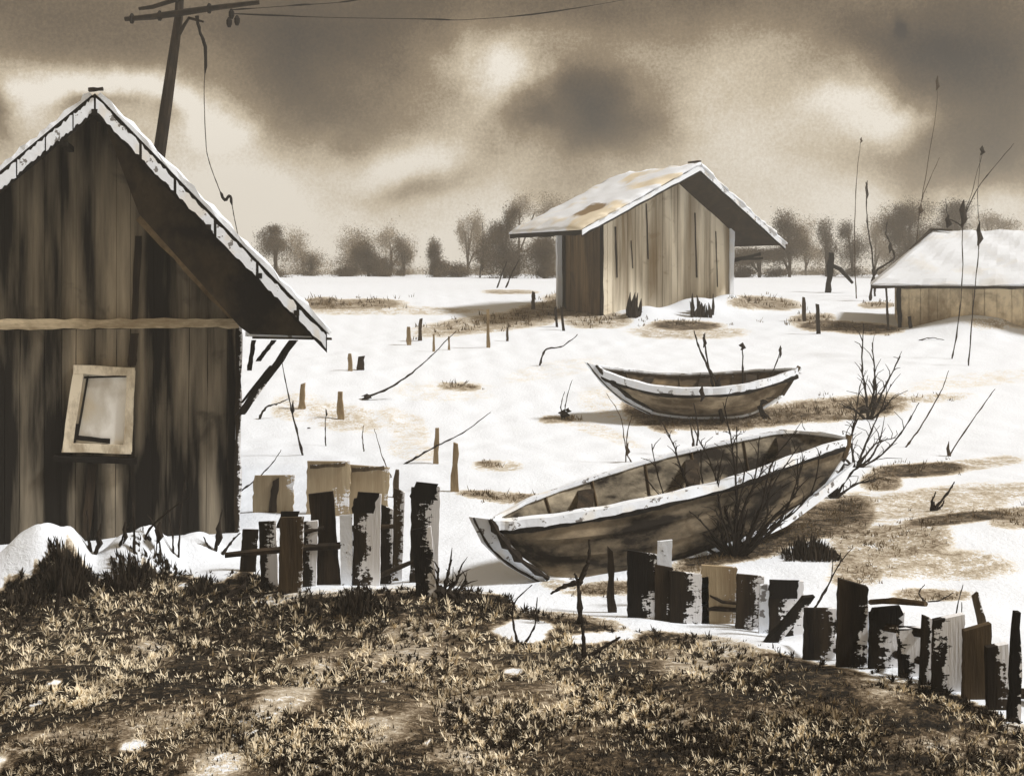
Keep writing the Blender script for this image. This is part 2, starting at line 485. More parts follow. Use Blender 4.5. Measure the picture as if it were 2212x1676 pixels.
    col = nt.ramp(v, [(0., SNOW), (.12, (.82, .85, .89, 1)), (.22, lin(230, 222, 206, .7)), (.34, lin(204, 188, 160, .68)), (.58, lin(150, 130, 102, .7)), (.74, lin(92, 76, 55)), (.92, lin(40, 33, 24)), (1., lin(24, 20, 15))])
    nt.l.new(col, b.inputs['Base Color'])
    bump(nt, b, nt.math('ADD', nt.math('MULTIPLY', n2, .7), nt.math('MULTIPLY', n1, .5)), .6, .04)
    me.materials.append(m)
    o = bpy.data.objects.new('ground', me); C.objects.link(o)
    tag(o, 'snow covered ground with bare brown patches and dark near bank', None, None, 'structure')
    return o


build_ground()


# ------------------------------------------------------------------ near shed
class Frame:
    """upright plane through a point with a heading; maps sketch pixels onto it"""
    def __init__(self, x, y, deg):
        a = R(deg)
        self.o = Vector((x, y, 0)); self.dir = Vector((math.sin(a), math.cos(a), 0)); self.r = Vector((math.cos(a), -math.sin(a), 0))

    def shift(self, k):
        f = Frame(0, 0, 0); f.o = self.o + self.dir * k; f.dir = self.dir; f.r = self.r
        return f

    def px(self, px, py):      # -> (u, z)
        ray = Vector(((px - CX) / FPX, 1, 0))
        t = self.o.dot(self.dir) / ray.dot(self.dir)
        p = ray * t
        return ((p - self.o).dot(self.r), CAMZ - (py - HY) / FPX * t)

    def at(self, u, z, k=0.):  # k > 0 goes back into the building
        p = self.o + self.r * u + self.dir * k
        return Vector((p.x, p.y, z))


def near_shed():
    F = Frame(-4.75, 12.0, -15)
    pk = F.px(205, 212); re = F.px(706, 728); le = F.px(-70, 440)
    root = empty('wooden_shed', (F.at(0, 0).x, F.at(0, 0).y + 2, 0), 'large dark plank shed with a steep snow-edged gable, at the left by the leaning pole', 'shed')
    L = 6.0
    over = .62
    th = .05

    def zr(u):  # roof underside height
        return (pk[1] + (re[1] - pk[1]) * (u - pk[0]) / (re[0] - pk[0])) if u > pk[0] else (pk[1] + (le[1] - pk[1]) * (u - pk[0]) / (le[0] - pk[0]))
    # roof: two slabs with battened snow on top
    for a, b, nm in ((pk, re, 1), (pk, le, -1)):
        mb = MB()
        mb.poly_ext([F.at(a[0], a[1] + .0), F.at(b[0], b[1]), F.at(b[0], b[1] + th), F.at(a[0], a[1] + th)], F.dir * L)
        ro = mb.build('roof', M['roof_under'], root)
        # snow lying on the slope, uneven edge
        sb = MB()
        n = 26
        ax = (Vector((b[0], 0, b[1])) - Vector((a[0], 0, a[1])))
        nrm = Vector((-ax.z, 0, ax.x)).normalized()
        if nrm.z < 0: nrm = -nrm
        vs, fs = [], []
        rows = 8
        for j in range(rows + 1):
            k = -.03 + (L + .03) * (j / rows) ** 1.5
            for i in range(n + 1):
                t = i / n
                q = Vector((a[0], 0, a[1])) + ax * t
                h = th * .72 + .07 + .03 * math.sin(i * 2.1 + j) * math.sin(i * .73) + rng.uniform(-.012, .012)
                if j == 0: h *= .8
                vs.append(F.at(q.x + nrm.x * h, q.z + nrm.z * h, k + (rng.uniform(-.012, .012) if j == 0 else 0)))
                q2 = q + nrm * (th * .75 + .002)
                vs.append(F.at(q2.x, q2.z, k))
        W = 2 * (n + 1)
        for j in range(rows):
            for i in range(n):
                o0 = j * W + i * 2
                fs.append((o0, o0 + 2, o0 + W + 2, o0 + W))
        for i in range(n):
            fs.append((i * 2, i * 2 + 1, i * 2 + 3, i * 2 + 2))
        for j in range(rows):
            for e in (0, n):
                o0 = j * W + e * 2
                fs.append((o0, o0 + 1, o0 + W + 1, o0 + W))
        sb.add(vs, fs)
        sb.build('roof_snow', M['snow'], ro)
        # barge boards, in lengths with dark joints
        nb = 6 if nm == 1 else 5
        cuts = [0] + sorted(min(.98, max(.02, (i + rng.uniform(-.25, .25)) / nb)) for i in range(1, nb)) + [1]
        back = MB()
        back.board(F.at(a[0], a[1] - .075, -.012), F.at(b[0], b[1] - .075, -.012), (0, 0, .215), F.dir * .02)
        fa = back.build('fascia', M['black_wood'], root)
        for i in range(nb):
            t0, t1 = cuts[i] + .006, cuts[i + 1] - .006
            q0 = Vector((a[0], 0, a[1])) + ax * t0; q1 = Vector((a[0], 0, a[1])) + ax * t1
            bb = MB()
            off = rng.uniform(-.008, .008)
            bb.board(F.at(q0.x, q0.z - .065 + off, -.034), F.at(q1.x, q1.z - .065 + off * .5, -.034), (0, 0, .150 - .015 * (i == nb - 1)), F.dir * .02, 12, .12)
            bb.build('barge_board', M['white_board'], root)
    # gable wall of planks on a dark backing
    Wf = F.shift(over)
    uR = Wf.px(512, 900)[0]; uL = uR - 3.55
    uRb = uR + (Wf.px(497, 1170)[0] - Wf.px(524, 720)[0]) * .5
    zb = Wf.px(300, 700)[1]
    bk = MB()
    bk.poly_ext([Wf.at(uL, -.3, .06), Wf.at(uR - .02, -.3, .06), Wf.at(uR - .02, zr(uR) - .02, .06), Wf.at(pk[0], zr(pk[0]) - .02, .06), Wf.at(uL, zr(uL) - .02, .06)], F.dir * .05)
    for s in (uL, uR - .07):
        bk.poly_ext([Wf.at(s, -.3, .12), Wf.at(s + .05, -.3, .12), Wf.at(s + .05, zr(s) - .05, .12), Wf.at(s, zr(s) - .05, .12)], F.dir * (L - over - .7))
    bk.poly_ext([Wf.at(uL, -.3, L - over - .5), Wf.at(uR, -.3, L - over - .5), Wf.at(uR, zr(uR) - .02, L - over - .5), Wf.at(pk[0], zr(pk[0]) - .02, L - over - .5), Wf.at(uL, zr(uL) - .02, L - over - .5)], F.dir * .05)
    wl = bk.build('wall', M['black_wood'], root)
    lo, up = MB(), MB()
    win = [Wf.px(140, 790), Wf.px(287, 975)]
    u = uL
    while u < uR - .03:
        w = min(rng.uniform(.15, .27), uR - u)
        if uR - u - w < .08: w = uR - u
        k = rng.uniform(-.006, .006)
        c = u + w / 2
        lean = -.03 * (c - uL) / (uR - uL)
        lo.board(Wf.at(c + lean, -.3, k + .03), Wf.at(c, zb - .055, k + .03), F.r * (w - .007), F.dir * .03, 10, .014)
        # upper planks have sloping tops under the roof
        k = rng.uniform(-.006, .006)
        n = 5
        for side in ((u + .002, u + w - .002),):
            a0, a1 = side
            m_ = [a0] + ([pk[0]] if a0 < pk[0] < a1 else []) + [a1]
            poly = [Wf.at(a0, zb + .055, k), Wf.at(a1, zb + .055, k)] + [Wf.at(q, zr(q) - .015, k) for q in reversed(m_)]
            up.poly_ext(poly, F.dir * .035)
        u += w
    lo.build('lower_boards', M['shed_wall'], wl)
    up.build('gable_boards', M['shed_wall'], wl)
    bm = MB()
    bm.board(Wf.at(uL - .05, zb + .02, -.03), Wf.at(uR + .02, zb, -.03), (0, 0, .115), F.dir * .05, 30, .12)
    bm.build('cross_beam', M['shed_band'], root)
    # rake trim: the tan board that runs down the inner slope
    a = Wf.px(300, 470); b = Wf.px(508, 702)
    tr = MB(); tr.board(Wf.at(a[0], a[1], -.022), Wf.at(b[0], b[1] + .06, -.022), (.06, 0, .06), F.dir * .02, 8, .14)
    tr.build('rake_trim', M['shed_trim'], root)
    # boarded-in overhang: a triangle coloured dark for the shaded underside, between the inner slope and the barge board
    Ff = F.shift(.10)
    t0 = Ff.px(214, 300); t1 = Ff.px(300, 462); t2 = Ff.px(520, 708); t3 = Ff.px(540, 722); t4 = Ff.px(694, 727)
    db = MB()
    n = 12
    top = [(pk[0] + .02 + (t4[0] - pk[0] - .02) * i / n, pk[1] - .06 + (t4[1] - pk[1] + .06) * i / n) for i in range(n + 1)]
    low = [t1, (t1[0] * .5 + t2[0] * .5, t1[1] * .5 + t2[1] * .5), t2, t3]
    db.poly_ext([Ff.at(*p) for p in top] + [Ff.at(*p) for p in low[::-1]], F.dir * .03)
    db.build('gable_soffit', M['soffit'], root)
    # studs showing as dark strips
    for p0, p1, w in (((300, 510), (290, 690), .07), ((290, 720), (286, 790), .09), ((286, 880), (290, 1150), .04), ((200, 1000), (185, 1160), .09)):
        a = Wf.px(*p0); b = Wf.px(*p1)
        sd = MB(); sd.board(Wf.at(b[0], b[1], -.02), Wf.at(a[0], a[1], -.02), F.r * w, F.dir * .014, 6, .12)
        sd.build('batten', M['dark_wood'], root)
    # window
    q = lambda x, y, k=0.: Wf.at(*Wf.px(x, y), k)
    fr = MB()
    fr.board(q(145, 975, -.03), q(172, 795, -.03), F.r * .11, F.dir * .05, 6, .06)
    fr.board(q(276, 975, -.03), q(284, 800, -.03), F.r * .09, F.dir * .05, 6, .06)
    fr.board(q(160, 797, -.035), q(292, 803, -.035), (0, 0, .10), F.dir * .05, 6, .06)
    fr.board(q(138, 965, -.035), q(284, 970, -.035), (0, 0, .10), F.dir * .05, 6, .06)
    wf = fr.build('window', M['frame'], root)
    pn = MB(); pn.poly_ext([q(155, 965, .0), q(276, 968, .0), q(284, 805, .0), q(172, 803, .0)], F.dir * .012)
    pn.build('pane', M['pane'], wf)
    gl = MB()  # dark bars standing in for the shadow gap inside the frame
    gl.board(q(182, 815, -.016), q(280, 812, -.016), (0, 0, .022), F.dir * .014, 4, .1)
    gl.board(q(166, 950, -.016), q(190, 812, -.016), F.r * .024, F.dir * .012, 4, .1)
    gl.board(q(160, 944, -.018), q(238, 952, -.018), (0, 0, .05), F.dir * .016, 4, .1)
    gl.board(q(158, 960, -.02), q(166, 915, -.02), F.r * .05, F.dir * .016, 3, .1)
    gl.build('pane_shadow_gap', M['black_wood'], wf)
    sl = MB(); sl.board(q(118, 988, -.05), q(296, 994, -.05), (0, 0, .06), F.dir * .12, 6, .1)
    sl.build('sill', M['black_wood'], wf)
    # lintel stub over the window and corner post
    cp = MB(); cp.board(Wf.at(uR + .005, -.3, -.01), Wf.at(uR + .02, zb + .02, -.01), F.r * .07, F.dir * .08, 16, .16)
    cp.build('corner_post', M['frost_dark'], root)
    # eave: horizontal lookout and its braces
    F2 = F.shift(.25)
    q2 = lambda x, y, k=0.: F2.at(*F2.px(x, y), k)
    eb = MB(); eb.board(q2(530, 722), q2(706, 727), (0, 0, .05), F.dir * .07, 6, .06)
    eb.build('eave_beam', M['white_board'], root)
    e2 = MB(); e2.board(q2(545, 729, -.0), q2(716, 732, -.0), (0, 0, .024), F.dir * .09, 6, .06)
    e2.build('eave_board', M['dark_wood'], root)
    for p0, p1, w in (((518, 895), (635, 735), .10), ((538, 800), (548, 735), .05), ((557, 780), (592, 735), .055), ((522, 870), (585, 790), .03)):
        br = MB(); br.board(q2(*p0), q2(*p1), F.r * w, F.dir * .07, 7, .12)
        br.build('brace', M['frost_black'] if w > .09 else M['black_wood'], root)
    for p in ((140, 290), (205, 222), (450, 470), (560, 575), (640, 655)):
        a = F.px(*p); pr = MB()
        pr.board(F.at(a[0], a[1] - .11, -.06), F.at(a[0], a[1] - .11, .55), F.r * .06, (0, 0, .06))
        pr.build('purlin', M['black_wood'], root)
    fin = MB(); fin.board(F.at(pk[0] - .06, pk[1] + .075, -.05), F.at(pk[0] + .09, pk[1] + .095, -.05), (0, 0, .03), F.dir * .1, 3, .2)
    fin.build('ridge_cap', M['dark_wood'], root)
    return F


near_shed()


# ------------------------------------------------------------------ middle shed
def middle_shed():
    base = hit(1480, 668)
    F = Frame((1510 - CX) / FPX * (base.y - .4), base.y - .4, -29)
    pk = F.px(1510, 362); le = F.px(1256, 500); re = F.px(1694, 530)
    L = 4.45
    root = empty('plank_shed', (base.x, base.y + 1.5, base.z), 'light plank shed with a wide white roof, standing alone in the middle distance', 'shed')

    def zr(u):
        return (pk[1] + (re[1] - pk[1]) * (u - pk[0]) / (re[0] - pk[0])) if u > pk[0] else (pk[1] + (le[1] - pk[1]) * (u - pk[0]) / (le[0] - pk[0]))
    print('mid', base, 'back left eave', pix(F.at(le[0], le[1], L)), 'back ridge', pix(F.at(pk[0], pk[1], L)))
    for a, b in ((pk, le), (pk, re)):
        rb = MB()
        rb.poly_ext([F.at(*a), F.at(*b), F.at(b[0], b[1] + .07), F.at(a[0], a[1] + .07)], F.dir * L)
        ro = rb.build('roof', M['roof_under'], root)
        sb = MB()
        n = 30; vs, fs = [], []
        rows = 14
        for j in range(rows + 1):
            k = -.05 + (L + .1) * j / rows
            for i in range(n + 1):
                t = i / n * 1.015 - .0
                u = a[0] + (b[0] - a[0]) * t
                z = a[1] + (b[1] - a[1]) * t + .075
                edge = min(i, n - i, j * 2, (rows - j) * 2)
                h = .17 * min(1, .4 + edge * .2) + .04 * math.sin(i * .9 + j * 1.7) * math.sin(i * .37 + 1) + rng.uniform(-.025, .025)
                kk = k + (rng.uniform(-.09, .06) if j in (0, rows) else 0)
                vs.append(F.at(u, z + h, kk)); vs.append(F.at(u, z, kk))
        W = 2 * (n + 1)
        for j in range(rows):
            for i in range(n):
                o0 = j * W + i * 2
                fs.append((o0, o0 + 2, o0 + W + 2, o0 + W)); fs.append((o0 + 1, o0 + W + 1, o0 + W + 3, o0 + 3))
        for i in range(n):
            for j in (0, rows):
                o0 = j * W + i * 2
                fs.append((o0, o0 + 1, o0 + 3, o0 + 2))
        for j in range(rows):
            for e in (0, n):
                o0 = j * W + e * 2
                fs.append((o0, o0 + 1, o0 + W + 1, o0 + W))
        sb.add(vs, fs)
        off = Vector(root.location)
        c = F.at(le[0] + (pk[0] - le[0]) * .22, le[1] + (pk[1] - le[1]) * .22 + .2, 1.1) - off
        sb.build('roof_snow', M['mid_snow_l'] if b is le else M['snow'], ro, True)
    over = 1.75
    Wf = F.shift(over)
    uL = Wf.px(1300, 560)[0]; uR = Wf.px(1578, 560)[0]
    zg = base.z - .6
    Lw = 2.4
    # gable planks
    gb = MB(); u = uL
    while u < uR - .02:
        w = min(rng.uniform(.2, .38), uR - u)
        if uR - u - w < .1: w = uR - u
        k = rng.uniform(-.015, .015)
        a0, a1 = u + .008, u + w - .008
        m_ = [a0] + ([pk[0]] if a0 < pk[0] < a1 else []) + [a1]
        gb.poly_ext([Wf.at(a0, zg, k), Wf.at(a1, zg, k)] + [Wf.at(q, zr(q) - .02, k) for q in reversed(m_)], F.dir * .04)
        u += w
    core = MB()
    m_ = [uL + .04, pk[0], uR - .04]
    core.poly_ext([Wf.at(uL + .04, zg, .06), Wf.at(uR - .04, zg, .06)] + [Wf.at(q, zr(q) - .03, .06) for q in reversed(m_)], F.dir * (Lw - .06))
    wl = core.build('wall', M['dark_wood'], root)
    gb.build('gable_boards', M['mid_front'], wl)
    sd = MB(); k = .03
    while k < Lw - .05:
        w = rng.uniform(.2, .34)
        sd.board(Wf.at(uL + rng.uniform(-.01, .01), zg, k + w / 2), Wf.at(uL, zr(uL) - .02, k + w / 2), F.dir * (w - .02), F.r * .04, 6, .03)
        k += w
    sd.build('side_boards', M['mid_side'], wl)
    # dark battens over board joints
    for x, y0, y1, w in ((1328, 490, 600, .05), (1395, 440, 560, .04), (1500, 460, 600, .045), (1362, 520, 580, .03), (1545, 500, 620, .03)):
        a = Wf.px(x, y0); b = Wf.px(x + 4, y1)
        bt = MB(); bt.board(Wf.at(b[0], b[1], -.03), Wf.at(a[0], a[1], -.03), F.r * w, F.dir * .02, 5, .25)
        bt.build('batten', M['dark_wood'], root)
    for u_, k_, w in ((uR + .03, -.06, .17),):
        cb = MB(); cb.board(Wf.at(u_ - .05, zg, k_), Wf.at(u_, zr(u_) + .05, k_), F.r * w, F.dir * .06, 10, .12)
        cb.build('corner_board', M['snow'], root)
    cb = MB(); cb.board(Wf.at(uL - .12, zg, Lw - .02), Wf.at(uL - .16, zr(uL) - .12, Lw - .02), F.r * .26, F.dir * .10, 10, .10)
    cb.build('corner_board', M['snow'], root)
    for p0, p1, w in (((1300, 615), (1300, 500), .1), ((1217, 640), (1210, 515), .1)):
        pass
    co = MB(); co.board(Wf.at(uL - .02, zg, -.02), Wf.at(uL - .02, zr(uL) - .03, -.02), F.r * .09, F.dir * .09, 8, .2)
    co.build('corner_post', M['black_wood'], root)
    co = MB(); co.board(Wf.at(uL - .03, zg, Lw - .12), Wf.at(uL - .03, zr(uL) - .03, Lw - .12), F.r * .08, F.dir * .16, 8, .2)
    co.build('corner_post', M['black_wood'], root)
    # bargeboards: white on the right rake with dark outer edge
    for a, b in ((pk, re), (pk, le)):
        bb = MB(); bb.board(F.at(a[0], a[1] - .02, -.04), F.at(b[0], b[1] - .02, -.04), (0, 0, .15), F.dir * .04, 16, .12)
        bb.build('barge_board', M['white_board'] if b is re else M['snow'], root)
        bb = MB(); bb.board(F.at(a[0], a[1] - .13, -.02), F.at(b[0], b[1] - .13, -.02), (0, 0, .07), F.dir * .03, 16, .15)
        bb.build('fascia', M['black_wood'], root)
    ev = MB(); ev.board(F.at(le[0], le[1] - .02, .0), F.at(le[0], le[1] - .02, L), (0, 0, .16), F.r * .05, 12, .15)
    ev.build('eave_board', M['black_wood'], root)
    st = MB(); st.board(Wf.at(uR + .05, zr(uR) - 1.1, 0), Wf.at(uR + 1.35, zr(uR + 1.4) + .1, 0), (0, 0, .12), F.dir * .08, 5, .15)
    st.build('brace', M['black_wood'], root)
    st = MB(); st.board(Wf.at(uR + .05, zr(uR + 1.5) - .02, 0), Wf.at(uR + 1.45, zr(uR + 1.45) - .02, 0), (0, 0, .09), F.dir * .08, 5, .15)
    st.build('lookout', M['black_wood'], root)
    rp = MB(); rp.board(F.at(pk[0], pk[1] + .2, -.03), F.at(pk[0], pk[1] + .2, .5), F.r * .1, (0, 0, .05), 4, .2)
    rp.build('ridge_cap', M['dark_wood'], root)


# the slope's snow has one bare brown patch near the eave
_b = hit(1480, 668)
_pF = Frame((1510 - CX) / FPX * (_b.y - .4), _b.y - .4, -29)
_le = _pF.px(1256, 500); _pk = _pF.px(1510, 362)
_c = _pF.at(_le[0] + (_pk[0] - _le[0]) * .24, _le[1] + (_pk[1] - _le[1]) * .24 + .2, 1.15) - Vector((_b.x, _b.y + 1.5, _b.z))
M['mid_snow_l'] = snow_mat('roof snow with bare patch', .3, .5, (_c.x, _c.y, _c.z, .62))
middle_shed()


# ------------------------------------------------------------------ right hut
def right_hut():
    b = hit(1950, 705)
    de = b.y - .55
    F = Frame((1888 - CX) / FPX * de, de, 17)
    ze = CAMZ - (617 - HY) / FPX * de
    dep = 4.2
    xr, zrg = F.shift(dep / 2).px(2012, 505)
    Lh = 7.5
    zg = b.z - .5
    wu = F.shift(.5).px(1942, 660)[0]
    root = empty('low_hut', F.at(wu + 2, b.z, 1.5), 'low hut at the right edge with a broad snow-covered hip roof and tan walls', 'hut')
    root.location.z = b.z
    q = lambda u, z, k: F.at(u, z, k)
    wl = MB()
    A = [(wu, .5), (Lh - .4, .5), (Lh - .4, dep - .5), (wu, dep - .5)]
    wl.box8([q(u, zg, k) for u, k in A] + [q(u, ze - .05, k) for u, k in A])
    w = wl.build('wall', M['hut_wall'], root)
    mb = MB(); x = wu
    while x < Lh - .5:
        bw = rng.uniform(.2, .4)
        mb.board(q(x + bw / 2, zg, .475), q(x + bw / 2, ze - .06, .475 + rng.uniform(-.01, .01)), F.r * (bw - .015), F.dir * .03, 5, .02)
        x += bw
    mb.build('wall_boards', M['hut_wall'], w)

    def hip(z0, g, h, bumpy):
        m = MB(); n = 34; rows = 14
        X1 = Lh; xr1 = Lh - xr * .8
        pts = []
        for j in range(rows + 1):
            for i in range(n + 1):
                s_, t = i / n, j / rows
                xl = (-g) + (xr + g) * t; xx = (X1 + g) + (xr1 - X1 - g) * t
                x_ = xl + (xx - xl) * s_; y_ = -g + (dep / 2 + g) * t
                z_ = z0 + (zrg - ze) * t + h * (.5 if j == 0 or i in (0, n) else 1) + ((rng.uniform(-.014, .014) + .02 * math.sin(i * .8 + j)) if bumpy else 0)
                pts.append(q(x_, z_, y_ + (rng.uniform(-.03, .03) if j == 0 and bumpy else 0)))
        m.add(pts, [(j * (n + 1) + i, j * (n + 1) + i + 1, (j + 1) * (n + 1) + i + 1, (j + 1) * (n + 1) + i) for j in range(rows) for i in range(n)])
        Bc = [q(-g, z0, -g), q(X1 + g, z0, -g), q(X1 + g, z0, dep + g), q(-g, z0, dep + g)]
        up = Vector((0, 0, h * .5))
        f0 = [pts[j * (n + 1)] for j in range(rows + 1)]; f1 = [pts[j * (n + 1) + n] for j in range(rows + 1)]
        m.add(f0 + [Bc[3] + up], [tuple(range(rows + 2))]); m.add(f1 + [Bc[2] + up], [tuple(range(rows + 2))])
        m.add([f0[-1], f1[-1], Bc[2] + up, Bc[3] + up], [(0, 1, 2, 3)])
        m.add(Bc, [(0, 1, 2, 3)])
        m.add([Bc[0]] + pts[:n + 1] + [Bc[1]], [tuple(range(n + 3))])
        m.add([Bc[1], f1[0], Bc[2] + up, Bc[2]], [(0, 1, 2, 3)]); m.add([Bc[0], f0[0], Bc[3] + up, Bc[3]], [(0, 1, 2, 3)]); m.add([Bc[3], Bc[3] + up, Bc[2] + up, Bc[2]], [(0, 1, 2, 3)])
        return m
    rf = hip(ze - .06, 0., .05, False).build('roof', M['roof_under'], root)
    hip(ze, .03, .09, True).build('roof_snow', M['snow'], rf)
    eb = MB(); eb.board(q(-.05, ze - .045, -.03), q(Lh, ze - .05, -.03), (0, 0, .075), F.dir * .05, 24, .2)
    eb.build('eave_board', M['dark_wood'], root)
    cp = MB(); cp.board(q(wu + .02, zg, .44), q(wu, ze - .07, .44), F.r * .13, F.dir * .1, 8, .2); cp.build('corner_post', M['black_wood'], root)
    cp = MB(); cp.board(q(wu - .28, zg, .2), q(wu - .38, ze - .07, .2), F.r * .06, F.dir * .05, 8, .2); cp.build('prop', M['dark_wood'], root)
    hp = MB(); hp.tube([q(xr, zrg + .12, dep / 2), q(xr * .62, ze + (zrg - ze) * .62 + .12, dep / 2 * .62)], [.06, .025], 5); hp.build('hip_cap', M['dark_wood'], root)
    hp = MB(); hp.tube([q(xr - .02, zrg + .12, dep / 2 - .05), q(xr + .6, zrg + .11, dep / 2 - .05)], [.045, .02], 5); hp.build('ridge_cap', M['dark_wood'], root)


right_hut()


# ------------------------------------------------------------------ boats
def hull_mat(name, rot, dark, light, inner=False):
    return wood(name, dark, light, (.9, 2.4, 2.8), rot=rot, lo=.41, hi=.66, fine=.24)


def boat(name, Nc, Fc, Kc, label, deg, mats, benches, root_at, strakes=4, rail=.035, stem=None, skeg=None):
    n = 56
    N = catmull(Nc, n); F_ = catmull(Fc, n); K = catmull(Kc, n)
    root = empty(name, root_at, label, 'boat')
    hull = MB(); inn = MB()

    def section(i, side, inset=0.):
        G = (N if side == 0 else F_)[i]; k = K[i]
        out = []
        e = min(1., min(i, n - 1 - i) / (n * .38)) ** .8
        q_ = .5 + (.30 - .5) * e
        c = Vector((G.x + (k.x - G.x) * q_, G.y + (k.y - G.y) * q_, k.z + (G.z - k.z) * (.5 + (.2 - .5) * e)))
        cen = (N[i] + F_[i]) / 2
        for s in range(strakes + 1):
            t = s / strakes
            p = G * (1 - t) ** 2 + c * 2 * t * (1 - t) + k * t * t
            if inset:
                d = (cen - p); d.z = 0
                l = d.length
                p = p + d * min(.8, inset / max(l, .03)) + Vector((0, 0, inset * t))
            out.append(p)
        return out
    for side in (0, 1):
        prev = None
        secs = [section(i, side) for i in range(n)]
        lap = .026
        for s in range(strakes):
            vs = []
            for i in range(n):
                a, b = secs[i][s], secs[i][s + 1]
                cen = (N[i] + F_[i]) / 2
                o = (b - Vector((cen.x, cen.y, b.z))); o.z = 0
                if o.length > .02: o.normalize()
                else: o = Vector((0, 0, 0))
                low = Vector((0, 0, -.008)) if s < strakes - 1 else Vector((0, 0, 0))
                vs += [a, b + o * lap * (s < strakes - 1) + low, b]
            fs = []
            for i in range(n - 1):
                q = i * 3
                fs.append((q, q + 1, q + 4, q + 3)); fs.append((q + 1, q + 2, q + 5, q + 4))
            hull.add(vs, fs)
        ins = [section(i, side, .03) for i in range(n)]
        for s in range(strakes):
            vs = []
            for i in range(n): vs += [ins[i][s], ins[i][s + 1]]
            inn.add(vs, [(i * 2, i * 2 + 1, i * 2 + 3, i * 2 + 2) for i in range(n - 1)])
    # close the ends
    for i in (0, n - 1):
        a = section(i, 0); b = section(i, 1)
        ring = a + b[::-1][1:]
        hull.add(ring, [tuple(range(len(ring)))])
    h = hull.build('hull', mats[0], root)
    ii = inn.build('inner_hull', mats[1], root)
    for side in (0, 1):
        G = N if side == 0 else F_
        g = MB()
        vs, fs = [], []
        for i in range(n):
            cen = (N[i] + F_[i]) / 2
            o = G[i] - cen; o.z = 0
            o = o.normalized() if o.length > .03 else Vector((0, -1 if side == 0 else 1, 0))
            w = rail * (1 + .12 * math.sin(i * 1.3) + rng.uniform(-.08, .08))
            zz = .018 * math.sin(i * .9) * .3
            a = G[i] + o * w * .55; b = G[i] - o * w
            hh = rail * .95
            vs += [a + Vector((0, 0, -hh)), a + Vector((0, 0, .012 + zz)), b + Vector((0, 0, .016 + zz)), b + Vector((0, 0, -.02))]
        for i in range(n - 1):
            for k in range(4):
                q = (k + 1) % 4
                fs.append((i * 4 + k, i * 4 + q, i * 4 + 4 + q, i * 4 + 4 + k))
        fs += [(0, 1, 2, 3), tuple((n - 1) * 4 + k for k in range(4))]
        g.add(vs, fs)
        g.build('gunwale', mats[2], root)
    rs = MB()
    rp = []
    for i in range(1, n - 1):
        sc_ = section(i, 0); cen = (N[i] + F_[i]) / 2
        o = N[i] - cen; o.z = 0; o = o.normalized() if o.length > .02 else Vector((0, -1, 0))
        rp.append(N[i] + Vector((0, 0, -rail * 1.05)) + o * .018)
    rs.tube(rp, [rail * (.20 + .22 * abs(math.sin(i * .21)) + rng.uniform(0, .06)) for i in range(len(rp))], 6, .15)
    rs.build('gunwale_shade', M['black_wood'], root)  # dark tube standing in for the shading under the near gunwale
    # stem and keel
    s = MB()
    a = section(0, 0)
    tip = N[0] * .5 + F_[0] * .5
    out = (tip - K[12]); out.z = 0; out.normalize()
    pts = [tip + Vector((0, 0, .05)) + out * .05, tip + out * .04 - Vector((0, 0, .03))]
    for t in (.25, .5, .75, 1.):
        p = tip * (1 - t) ** 2 + (tip * .35 + K[0] * .65 + out * .06) * 2 * t * (1 - t) + K[0] * t * t
        pts.append(p + out * .03)
    if stem:
        s.poly_ext([P(*p) for p in stem], (0, .07, 0))
        so = s.build('stem_post', mats[2], root)
        k = MB(); m_ = len(stem) // 2
        o_ = [P(*p) + Vector((0, -.02, 0)) for p in stem[:m_]]; r_ = [P(*p) + Vector((0, -.02, 0)) for p in stem[m_:][::-1]]
        k.tube(catmull([a * .78 + b * .22 for a, b in zip(o_, r_)], 14), .012, 5, .5); k.build('iron_strap', M['twig'], so)
        k = MB(); k.tube(catmull([a * .1 + b * .9 for a, b in zip(o_, r_)], 14), [.022 + .012 * (i % 3) for i in range(14)], 5, .3); k.build('stem_seam', M['twig'], so)
    else:
        s.tube(pts, [.035, .05, .055, .055, .05, .045], 6, .12)
        s.build('stem_post', mats[3], root)
    if skeg:
        s = MB(); s.poly_ext([P(*p) for p in skeg], (0, .06, 0)); s.build('skeg', mats[2], root)
    kb = MB(); kb.tube([K[i] + Vector((0, 0, -.012)) for i in range(0, n, 3)], .032, 6, .12)
    kb.build('keel', mats[2], root)
    s = MB(); tip = (N[-1] + F_[-1]) * .5
    s.tube([tip + Vector((0, 0, .04)), tip * .5 + K[-1] * .5, K[-1]], [.04, .045, .04], 6, .1)
    s.build('stern_post', mats[3] if stem is None else mats[5], root)
    for t, drop, w in benches:
        i = int(t * (n - 1))
        a = section(i, 0, .03); b = section(i, 1, .03)
        p = a[0] * (1 - drop) + a[1] * drop; q = b[0] * (1 - drop) + b[1] * drop
        i2 = min(n - 1, i + 1); al = (K[i2] - K[i - 1]); al.z = 0; al.normalize()
        bb = MB(); bb.board(p, q, al * w, (0, 0, .035), 6, .03)
        bb.build('bench', mats[4], root)
    # ribs inside
    for t in (.2, .32, .44, .56, .68, .8):
        i = int(t * (n - 1))
        for side in (0, 1):
            rb = MB(); rb.tube([p for p in section(i, side, .045)], .016, 5)
            rb.build('rib', mats[5], root)
    return root


